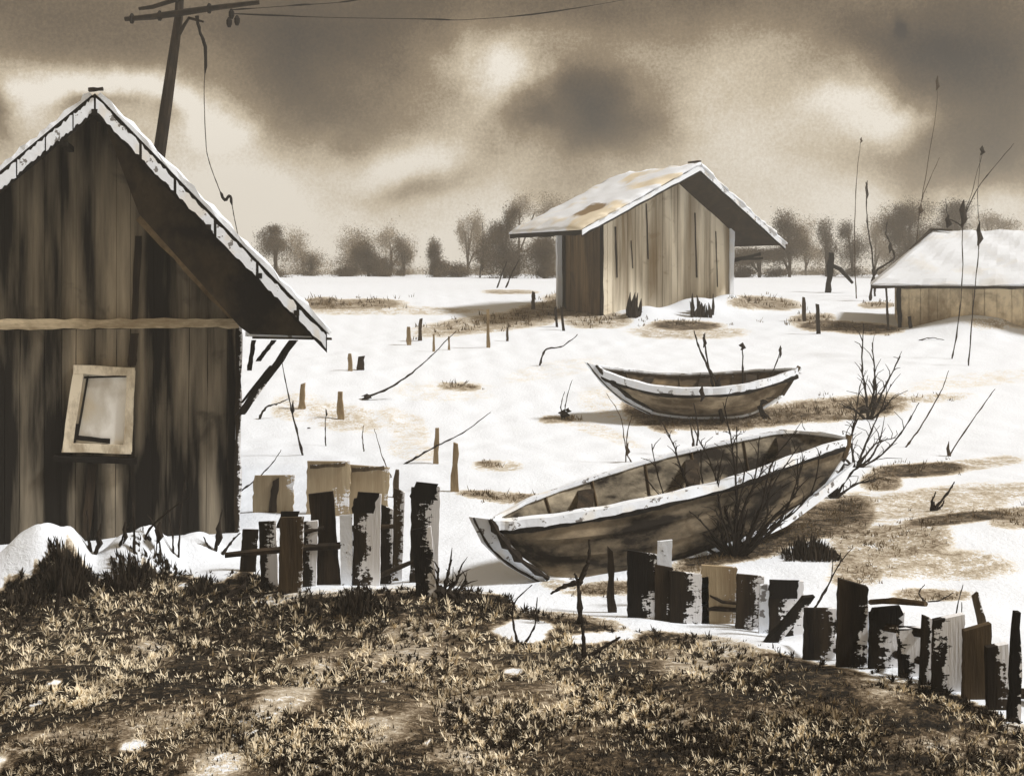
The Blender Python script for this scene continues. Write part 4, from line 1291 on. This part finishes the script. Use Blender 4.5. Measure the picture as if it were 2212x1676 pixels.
weed((1365, 1000), [[(1365, 1000), (1352, 970), (1340, 900), (1310, 850)], [(1352, 985), (1356, 930), (1372, 880)]], 'thin arching stem between the two boats, left side', mat='stem', rpx=1.5, knobs=((1355, 970, 7, 14),), spread=.1)
weed((782, 862), [[(782, 862), (840, 838), (890, 805), (930, 770), (985, 715)]], 'long arched twig with a dark root end, right of the brace of the dark shed', 'arched_twig', 'twig', mat='twig', rpx=2.2, knobs=((790, 856, 14, 5),), spread=.3)
weed((872, 1003), [[(872, 1003), (905, 985), (945, 962), (1000, 935), (1060, 890)]], 'long bent twig crossing the tall tan stake', 'arched_twig', 'twig', mat='twig', rpx=2.2, spread=.3)
weed((664, 925), [[(664, 926), (690, 936), (725, 946), (752, 940), (772, 930)]], 'curled dark twig lying on the snow right of the dark shed', 'curled_twig', 'twig', mat='twig', rpx=3.0, spread=.05)
weed((704, 962), [[(704, 962), (703, 920), (704, 882)]], 'upright hair-thin stem through the curled twig', mat='twig', rpx=1.3, spread=.02, knobs=((705, 892, 3, 8),))
weed((655, 985), [[(655, 985), (636, 910), (622, 850), (607, 770)]], 'thin leaning stem beside the brace of the dark shed', mat='twig', rpx=2.2, spread=.1, knobs=((632, 880, 4, 16),))
weed((570, 905), [[(560, 905), (575, 880), (600, 872), (622, 862)]], 'bent twig sticking out below the brace of the dark shed', 'arched_twig', 'twig', mat='twig', rpx=2.6, spread=.05)
weed((486, 1085), [[(482, 1076), (520, 1060), (560, 1030), (590, 998), (607, 972)]], 'thin stem arching out from the corner of the dark shed', 'arched_twig', 'twig', mat='twig', rpx=2., spread=.1)
weed((845, 1030), [[(845, 1030), (826, 985), (808, 925)], [(786, 975), (783, 940), (786, 918)]], 'pair of hair-thin stems above the pale boards', mat='stem', rpx=1.4, spread=.1)
weed((1178, 790), [[(1166, 792), (1178, 756), (1215, 748), (1248, 722)]], 'short bent twig left of the far boat, tip to the middle shed', 'arched_twig', 'twig', mat='twig', rpx=2.2, spread=.1)
weed((1040, 600), [[(1035, 612), (1040, 565), (1044, 545), (1042, 480)]], 'dark reed with a thick middle before the largest dark tree', 'reed', 'reed', mat='twig', rpx=1.6, spread=.02, knobs=((1042, 568, 8, 17),))
weed((1075, 622), [[(1073, 624), (1085, 590), (1095, 565)], [(1092, 624), (1105, 592), (1122, 560)]], 'pair of slanted dark stems by the left eave of the middle shed', 'reed', 'reed', mat='twig', rpx=1.8, spread=.05)
weed((1890, 640), [[(1890, 640), (1885, 560), (1873, 470), (1871, 394)]], 'tall dark reed left of the right hut, thickest at its tip', 'reed', 'reed', mat='twig', rpx=2., spread=.02, knobs=((1872, 412, 5, 22),))
weed((1850, 645), [[(1850, 645), (1846, 540), (1849, 400), (1860, 300)]], 'tallest hair-thin stem between the middle shed and the right hut', 'reed', 'reed', mat='stem', rpx=1.2, spread=.02, knobs=((1860, 303, 4, 6),))
weed((1895, 650), [[(1880, 650), (1890, 590), (1930, 560), (1925, 530), (1914, 505), (1917, 480)]], 'crooked dark twig before the big round tree', 'reed', 'reed', mat='twig', rpx=2.4, spread=.02, knobs=((1887, 586, 8, 10), (1922, 535, 5, 12)))
weed((1958, 690), [[(1958, 690), (1975, 560), (1988, 450), (2000, 380), (2022, 240), (2026, 165)], [(1985, 460), (1995, 420), (2030, 340)]], 'very tall thin sapling with a hooked tip, rising by the right hut corner', 'sapling', 'sapling', None, 'stem', 1.1, ((2024, 180, 6, 16), (1988, 452, 7, 10)), .05)
weed((2056, 775), [[(2056, 775), (2070, 700), (2079, 600), (2080, 480), (2098, 420), (2125, 320)], [(2080, 480), (2110, 410), (2190, 310)], [(2080, 490), (2062, 478), (2048, 470), (2043, 430)]], 'bare sapling with a thick dark crotch in front of the right hut roof', 'sapling', 'sapling', None, 'twig', 1.3, ((2079, 462, 11, 30), (2047, 478, 9, 14)), .1)
weed((2095, 790), [[(2092, 790), (2100, 690), (2112, 560), (2116, 500), (2112, 430), (2118, 330)]], 'second bare sapling with a dark swollen joint, right of the thick-crotched one', 'sapling', 'sapling', None, 'twig', 1.2, ((2114, 505, 9, 26), (2120, 325, 8, 10)), .1)
weed((1985, 735), [[(1985, 735), (2010, 730), (2045, 735)]], 'sagging dark twig on the snow in front of the right hut', 'arched_twig', 'twig', mat='twig', rpx=1.4, spread=.05)
weed((2045, 985), [[(2012, 1095), (2035, 1040), (2050, 985), (2120, 880), (2150, 840)]], 'long dotted stem leaning right over the bare patches at the right', 'reed', 'reed', mat='stem', rpx=2., knobs=((2048, 975, 6, 22), (2055, 1000, 5, 10)), spread=.3)
weed((2015, 1105), [[(2012, 1105), (2014, 1080), (2022, 1062)], [(2014, 1105), (2032, 1095), (2040, 1080)], [(2014, 1100), (2050, 1060), (2062, 1040)]], 'anchor-shaped dark weed on the brown patch at the right', mat='twig', rpx=3., knobs=((2016, 1092, 9, 9),), spread=.05)
weed((1955, 965), [[(1955, 968), (1990, 920), (2030, 850), (2050, 800)]], 'dotted stem leaning right beyond the stern of the near boat', 'reed', 'reed', mat='stem', rpx=1.8, spread=.2)
weed((1160, 1392), [[(1118, 1390), (1108, 1340), (1112, 1300), (1150, 1262)], [(1130, 1392), (1155, 1350), (1160, 1290)], [(1112, 1312), (1100, 1280)]], 'pair of thin crossing stems on the white patch of the bank', mat='twig', rpx=2.6, spread=.05)
weed((960, 1290), [[(955, 1290), (965, 1250), (975, 1210)], [(950, 1290), (945, 1262), (948, 1225)], [(962, 1290), (990, 1275), (1010, 1255)], [(948, 1290), (925, 1270), (905, 1262)], [(956, 1290), (985, 1255), (992, 1232)], [(952, 1292), (930, 1262), (920, 1240)]],
     'dense dark weed tuft at the foot of the last board of the left fence', 'weed_clump', 'weed', mat='twig', rpx=5, knobs=((948, 1278, 20, 14), (968, 1282, 18, 12)), spread=.15, side=.5)
weed((2078, 1330), [[(2040, 1470), (2062, 1340), (2080, 1262)], [(2058, 1470), (2075, 1350), (2078, 1300)]], 'two slim dark stems rising from the right end of the ruined fence', 'reed', 'reed', mat='twig', rpx=2.2, spread=.05)
weed((1790, 1320), [[(1750, 1330), (1785, 1270), (1815, 1215), (1840, 1185)], [(1750, 1330), (1775, 1290), (1795, 1250), (1800, 1200)]], 'forked thin stem leaning right behind the leaning timber', 'reed', 'reed', mat='twig', rpx=2., spread=.05)
weed((2030, 1300), [[(2000, 1300), (1985, 1280), (1998, 1262)], [(2000, 1300), (2030, 1296), (2060, 1280)]], 'small crooked twig on the snow behind the ruined fence', 'arched_twig', 'twig', mat='twig', rpx=2., spread=.03)
weed((1800, 1075), [[(1800, 1078), (1815, 1010), (1835, 950), (1852, 905)], [(1800, 1078), (1780, 1020), (1772, 965)], [(1802, 1078), (1840, 1020), (1880, 990), (1905, 940)], [(1800, 1078), (1822, 1000), (1820, 930)], [(1798, 1078), (1760, 1035), (1735, 1000)], [(1803, 1078), (1850, 1045), (1890, 1040)]],
     'dense dark twigs masking the tapering right end of the near boat', 'twig_tangle', 'twigs', 'dry weeds and twigs in the snow', 'twig', 3., (), .25, 1)
# in front of the near shed
weed((385, 1205), [[(385, 1208), (390, 1120), (398, 1040)], [(375, 1205), (372, 1150), (360, 1100)]], 'upright thin black stem before the wall of the dark shed', mat='twig', rpx=2.2, spread=.05, knobs=((399, 1048, 4, 16),))
weed((315, 1170), [[(310, 1172), (330, 1135), (370, 1100), (412, 1072)], [(350, 1190), (340, 1150), (318, 1110)]], 'arching thin black stem before the wall of the dark shed', mat='twig', rpx=2.6, spread=.05, knobs=((342, 1150, 13, 24),))
weed((262, 1180), [[(258, 1182), (270, 1150), (288, 1118)], [(290, 1182), (290, 1130), (286, 1085)]], 'dark blade weed on the snow bank under the window of the dark shed', mat='twig', rpx=3., spread=.05, knobs=((268, 1150, 8, 24),))
weed((200, 1190), [[(196, 1200), (190, 1150), (188, 1100)], [(205, 1205), (215, 1160), (218, 1130)]], 'dark double stem left of the blade weed, on the snow bank', mat='twig', rpx=4., spread=.05, knobs=((212, 1165, 11, 24),))
weed((475, 1195), [[(465, 1200), (470, 1150), (480, 1100)], [(480, 1200), (500, 1170), (520, 1150)], [(470, 1200), (450, 1180), (440, 1160)]], 'dark weed at the right-hand foot of the dark shed wall', mat='twig', rpx=3.4, spread=.05, knobs=((473, 1150, 9, 28),))
weed((45, 1340), [[(38, 1340), (60, 1310), (85, 1270), (110, 1215)], [(120, 1330), (130, 1260), (135, 1200)]], 'two stout black weeds at the left edge of the bank', mat='twig', rpx=5, spread=.05)
b = hit(480, 1300)
mb = MB()
L_ = lambda x, y: hit(x, y) + Vector((0, 0, .025))
mb.tube([L_(430, 1330), L_(445, 1312), L_(470, 1308), L_(500, 1290), L_(525, 1275), L_(535, 1252)], [.015, .025, .03, .032, .03, .02], 6, .25)
mb.tube([L_(480, 1300), L_(520, 1300), L_(560, 1290), L_(610, 1282)], [.02, .015, .012, .008], 5, .2)
mb.tube([L_(500, 1290), L_(490, 1280), L_(488, 1270)], [.02, .015, .01], 5, .2)
solo(mb, 'fallen_branch', M['twig'], b, 'dark fallen branch lying on the bank below the shed corner', 'branch')

# dark tufts at the foot of the middle shed
for x, yb, w, h, lab in ((1370, 690, 20, 60, 'dark grass tuft left of the other, against the front of the middle shed'), (1512, 690, 34, 58, 'wider dark grass tuft at the right foot of the middle shed')):
    b = hit(x, yb - 8); d = b.y; s = d / FPX; mb = MB()
    for k in range(16):
        ox = rng.uniform(-w, w); t = rng.uniform(.35, 1.) * h
        a = P(x + ox * .8, yb, d + rng.uniform(-.2, .2))
        mb.tube([a, a + Vector((rng.uniform(-3, 3) * s, 0, t * s * .5)), a + Vector((rng.uniform(-6, 6) * s, 0, t * s))], [3.5 * s, 4.5 * s, .6 * s], 5, .3)
    solo(mb, 'grass_tuft', M['twig'], b, lab, 'grass tuft', 'grass tufts at the middle shed')


# ------------------------------------------------------------------ the weedy bank: uncountable dry grass
def grass(name, n, mat, label, lo, hi, blades, up, clump, seed, ymin=8, power=1., wid=.005):
    r = np.random.default_rng(seed)
    vs, fs = [], []
    cent = []
    cl = [(r.uniform(-500, 2700), r.uniform(1230, 1900)) for _ in range(clump)]
    N_ = int(n * 2.2)
    cl = np.array(cl); ci = r.integers(0, clump, N_); inc = r.random(N_) < .52
    px = np.where(inc, cl[ci, 0] + r.normal(0, 75, N_), r.uniform(-600, 2800, N_)); py = np.where(inc, cl[ci, 1] + r.normal(0, 34, N_), r.uniform(1240, 1950, N_))
    keep = py > edge_y(px) + ymin
    for qx, qy, rx, ry, sl, val in PALE:
        if val < .12:
            keep &= ~((np.abs(px - qx) < rx * .9) & (np.abs(py - qy - sl * (px - qx)) < ry * .9))
    px, py = px[keep][:n], py[keep][:n]
    pos = hit_many(px, py)
    for row in pos:
        if not np.isfinite(row).all(): continue
        b = Vector(row)
        sc = r.uniform(lo, hi) * (b.y / 7.)
        for q in range(int(r.integers(blades // 2, blades))):
            an = r.uniform(0, 2 * math.pi); ti = r.uniform(.15, 1.25) * up
            l = sc * r.uniform(.5, 1.)
            dv = Vector((math.cos(an) * math.sin(ti), math.sin(an) * math.sin(ti), math.cos(ti)))
            sd = Vector((-math.sin(an), math.cos(an), 0))
            w = wid * (b.y / 7.) * r.uniform(.7, 1.4)
            a = b + Vector((dv.x, dv.y, 0)) * l * .1 + Vector((0, 0, -.008))
            m_ = a + dv * l * .55
            t_ = a + dv * l * .95 + Vector((0, 0, -l * .22 * math.sin(ti)))
            i0 = len(vs)
            vs += [a - sd * w, a + sd * w, m_ + sd * w * .8, m_ - sd * w * .8, t_]
            fs += [(i0, i0 + 1, i0 + 2, i0 + 3), (i0 + 3, i0 + 2, i0 + 4)]
    me = bpy.data.meshes.new(name); me.from_pydata([tuple(v) for v in vs], [], fs); me.materials.append(mat)
    o = bpy.data.objects.new(name, me); C.objects.link(o)
    return tag(o, label, None, None, 'stuff')


m, nt, b_ = newmat('dry straw')
tc = nt.new('ShaderNodeTexCoord').outputs['Object']
nt.l.new(nt.ramp(nt.noise(tc, 2.4, 3, .6), [(.34, lin(140, 120, 88, .8)), (.56, lin(248, 230, 194, .8))]), b_.inputs['Base Color'])
M['straw'] = m
M['dark_grass'] = plain('dark dead grass', lin(48, 39, 28), .5, 3)
grass('dry_grass', 15000, M['straw'], 'pale straw-coloured dry grass tufts over the dark near bank', .022, .095, 18, 1.3, 190, 5, 20, wid=.0036)
grass('dead_grass', 21000, M['dark_grass'], 'dark brown dead grass matted over the near bank', .03, .085, 15, 1.15, 90, 9, -4, wid=.0048)


def stubble(seed=3):
    r = np.random.default_rng(seed); vs, fs = [], []
    for px, py, rx, ry, sl, val in WASH:
        if val < .5: continue
        for q in range(int(min(60, 6 + rx * ry / 70))):
            x, y = px + r.normal(0, .5) * rx, 0
            y = py + sl * (x - px) + r.normal(0, .5) * ry
            if y < 604: continue
            b = hit(x, y); s_ = b.y / FPX
            for k in range(int(r.integers(3, 8))):
                h = s_ * r.uniform(3, 15) * r.uniform(.5, 1.1); w = s_ * r.uniform(.5, 1.1)
                a = b + Vector((r.normal(0, 4) * s_, r.normal(0, 4) * s_, -.01)); v = Vector((r.normal(0, .35), r.normal(0, .3), 1)) * h
                i0 = len(vs); sd = Vector((w, 0, 0))
                vs += [a - sd, a + sd, a + v * .6 + sd * .7, a + v * .6 - sd * .7, a + v]; fs += [(i0, i0 + 1, i0 + 2, i0 + 3), (i0 + 3, i0 + 2, i0 + 4)]
    me = bpy.data.meshes.new('stubble'); me.from_pydata([tuple(v) for v in vs], [], fs); me.materials.append(M['stubble'])
    o = bpy.data.objects.new('stubble', me); C.objects.link(o)
    return tag(o, 'brown grass stubble poking through the bare patches of the snowfield', None, None, 'stuff')


M['stubble'] = wood('stubble', lin(60, 48, 33), lin(160, 136, 98), (2, 2, 2))
stubble()


def brush(base, w, h, n, label):
    b = hit(*base); d = b.y; s_ = d / FPX; mb = MB()
    for k in range(n):
        t = rng.uniform(-1, 1)
        hh = h * s_ * (1 - abs(t) ** 1.4 * .75) * rng.uniform(.45, 1.)
        x = b.x + t * w * s_; y = d + rng.uniform(-.25, .12)
        a = Vector((x, y, gz(x, y) - .02))
        v = Vector((t * .25 + rng.uniform(-.22, .22), rng.uniform(-.2, .2), 1)) * hh
        sd = Vector((rng.uniform(-1, 1), rng.uniform(-1, 1), 0)).normalized() * rng.uniform(.006, .016)
        m1 = a + v * .55 + Vector((rng.uniform(-.02, .02), 0, 0))
        mb.add([a - sd, a + sd, m1 + sd * .9, m1 - sd * .9, a + v], [(0, 1, 2, 3), (3, 2, 4)])
    return solo(mb, 'weed_clump', M['dark_grass'], b, label, 'weed', 'dry weeds and twigs in the snow')


brush((150, 1262), 50, 84, 560, 'tall pointed clump of dark weeds in front of the snow bank, below the shed window')
brush((285, 1256), 52, 66, 380, 'lower round clump of dark weeds right of the pointed one, below the shed wall')
brush((60, 1300), 70, 50, 300, 'dark weed clump at the far left edge of the bank')
brush((440, 1268), 40, 34, 260, 'low dark weed clump below the right corner of the dark shed')
brush((340, 1225), 60, 40, 260, 'thin dark grass against the wall foot of the dark shed, near the arching stem')
brush((770, 1310), 50, 60, 320, 'dark weed clump growing through the middle of the left fence')
brush((1745, 1200), 60, 56, 420, 'dark scrub beside the hull under the large bare bush')


# ------------------------------------------------------------------ mist
mb = MB()
mb.box8([(-260, -6, -3), (260, -6, -3), (260, 134, -3), (-260, 134, -3), (-260, -6, 14), (260, -6, 14), (260, 134, 14), (-260, 134, 14)])
hm = bpy.data.materials.new('mist'); hm.use_nodes = True
ht = NT(hm); ht.n.remove(ht.n['Principled BSDF'])
pv = ht.new('ShaderNodeVolumePrincipled'); pv.inputs['Density'].default_value = .0036; pv.inputs['Color'].default_value = (.93, .89, .82, 1); pv.inputs['Anisotropy'].default_value = .2
ht.l.new(pv.outputs[0], ht.n['Material Output'].inputs['Volume'])
tag(mb.build('haze', hm), 'pale mist over the snowfield', None, None, 'stuff')


# ------------------------------------------------------------------ camera, sun, sky
cam = bpy.data.cameras.new('camera'); co = bpy.data.objects.new('camera', cam); C.objects.link(co)
co.location = (0, 0, CAMZ); co.rotation_euler = (R(90), 0, 0)
cam.sensor_fit = 'HORIZONTAL'; cam.sensor_width = 36; cam.lens = 36 * FPX / 2212
cam.shift_y = -(838 - HY) / 2212
cam.clip_end = 3000; cam.clip_start = .1
S.camera = co

SUN = Vector((.74, -.10, .80)).normalized()
sl = bpy.data.lights.new('sun', 'SUN'); so = bpy.data.objects.new('sun', sl); C.objects.link(so)
so.rotation_euler = SUN.to_track_quat('Z', 'Y').to_euler(); so.location = (20, -10, 30)
sl.energy = 3.9; sl.angle = R(9); sl.color = (1, .99, .975)

W = bpy.data.worlds.new('World'); S.world = W; W.use_nodes = True
nt = NT(tree=W.node_tree)
bg = nt.n['Background']
sky = nt.new('ShaderNodeTexSky', sky_type='NISHITA'); sky.sun_disc = False
sky.sun_elevation = math.asin(SUN.z); sky.sun_rotation = math.atan2(SUN.x, SUN.y)
tc = nt.new('ShaderNodeTexCoord').outputs['Generated']
nv = nt.new('ShaderNodeTexNoise'); nt.l.new(tc, nv.inputs['Vector']); nv.inputs['Scale'].default_value = 4.; nv.inputs['Detail'].default_value = 5; nv.inputs['Roughness'].default_value = .55
sx = nt.new('ShaderNodeSeparateXYZ'); nt.l.new(tc, sx.inputs[0])
sn = nt.new('ShaderNodeSeparateXYZ'); nt.l.new(nv.outputs['Color'], sn.inputs[0])
az = nt.math('ARCTAN2', sx.outputs[0], sx.outputs[1])
el = nt.math('ARCSINE', sx.outputs[2])
az = nt.math('ADD', az, nt.math('MULTIPLY', nt.math('SUBTRACT', sn.outputs[0], .5), .26))
el = nt.math('ADD', el, nt.math('MULTIPLY', nt.math('SUBTRACT', sn.outputs[1], .5), .16))


def ae(px, py):
    v = Vector(((px - CX) / FPX, 1, (HY - py) / FPX)).normalized()
    return math.atan2(v.x, v.y), math.asin(v.z)


base = nt.new('ShaderNodeMapRange'); base.interpolation_type = 'LINEAR'
nt.l.new(el, base.inputs[0])
cr = nt.new('ShaderNodeFloatCurve')
e_top = .25
for k, nd_ in enumerate((0,)): pass
sc_el = nt.math('MULTIPLY', el, 1 / .5, True)
cv = cr.mapping.curves[0]
pts = [(0., .98), (.04, .96), (.09, .89), (.15, .80), (.24, .70), (.36, .62), (.46, .52), (.6, .54), (1., .62)]
while len(cv.points) < len(pts): cv.points.new(.5, .5)
for p, (x, y) in zip(cv.points, pts): p.location = (x, y)
cr.mapping.update()
nt.l.new(sc_el, cr.inputs[1])
val = cr.outputs[0]
BL = [(690, 170, 130, 110, -.13), (760, 110, 90, 80, -.05), (1235, 250, 110, 75, -.20), (1140, 300, 70, 60, -.15), (1330, 300, 120, 60, -.05), (900, 385, 80, 26, -.13), (60, 70, 220, 120, -.06), (1150, 40, 400, 60, -.10),
      (2010, 90, 170, 60, -.13), (2190, 190, 120, 130, -.18), (1900, 320, 170, 34, -.06), (2170, 340, 120, 70, -.15), (270, 225, 46, 26, -.22), (15, 255, 50, 40, -.24), (2004, 16, 18, 14, -.2), (1190, 440, 70, 40, -.10),
      (250, 185, 120, 38, .26), (430, 255, 90, 46, .22), (520, 370, 150, 60, .10), (1085, 130, 70, 80, .10), (1050, 200, 60, 50, .13), (860, 320, 130, 46, .17), (1830, 165, 80, 46, .20), (1960, 225, 90, 26, .15),
      (1650, 310, 190, 70, .08), (1880, 400, 130, 50, .06), (1440, 230, 120, 60, .05), (120, 240, 60, 50, .12), (600, 440, 200, 50, .06), (1660, 130, 90, 90, .06), (2180, 430, 80, 30, .08), (1290, 170, 60, 30, .05)]
for px, py, rx, ry, am in BL:
    a0, e0 = ae(px, py)
    u = nt.math('MULTIPLY', nt.math('SUBTRACT', az, a0), FPX / rx / 1.25)
    v = nt.math('MULTIPLY', nt.math('SUBTRACT', el, e0), FPX / ry / 1.25)
    r2 = nt.math('ADD', nt.math('MULTIPLY', u, u), nt.math('MULTIPLY', v, v))
    gss = nt.math('MULTIPLY', nt.math('POWER', 2.718, nt.math('MULTIPLY', r2, -1.)), am * 1.75)
    val = nt.math('ADD', val, gss)
cl2 = nt.noise(nt.mapping(tc, (1, 1, 2.2)), 3.2, 6, .55, .4)
val = nt.math('ADD', val, nt.math('MULTIPLY', nt.math('SUBTRACT', cl2, .5), .34))
gr = nt.noise(tc, 400, 3, .7)
val = nt.math('ADD', val, nt.math('MULTIPLY', nt.math('SUBTRACT', gr, .5), .27))
val = nt.math('ADD', nt.math('MULTIPLY', nt.math('SUBTRACT', val, .62), 1.12), .62)
colr = nt.ramp(val, [(.15, lin(44, 36, 26, 1)), (.38, lin(91, 76, 55, 1)), (.58, lin(138, 120, 94, 1)), (.78, lin(200, 185, 160, 1)), (.97, lin(240, 232, 218, 1))])
skm = nt.new('ShaderNodeMix', data_type='RGBA', blend_type='MIX')
skm.inputs[0].default_value = .97
skc = nt.new('ShaderNodeMix', data_type='RGBA', blend_type='MULTIPLY'); skc.inputs[0].default_value = 1
nt.l.new(sky.outputs[0], skc.inputs[6]); skc.inputs[7].default_value = (.1, .1, .1, 1)
nt.l.new(skc.outputs[2], skm.inputs[6]); nt.l.new(colr, skm.inputs[7])
nt.l.new(skm.outputs[2], bg.inputs[0])
bg.inputs[1].default_value = 1.0

vs_ = S.view_settings
S.display_settings.display_device = 'sRGB'
vs_.view_transform = 'Standard'; vs_.look = 'None'; vs_.exposure = 0.12; vs_.gamma = 1
S.cycles.max_bounces = 5; S.cycles.diffuse_bounces = 3; S.cycles.use_denoising = True
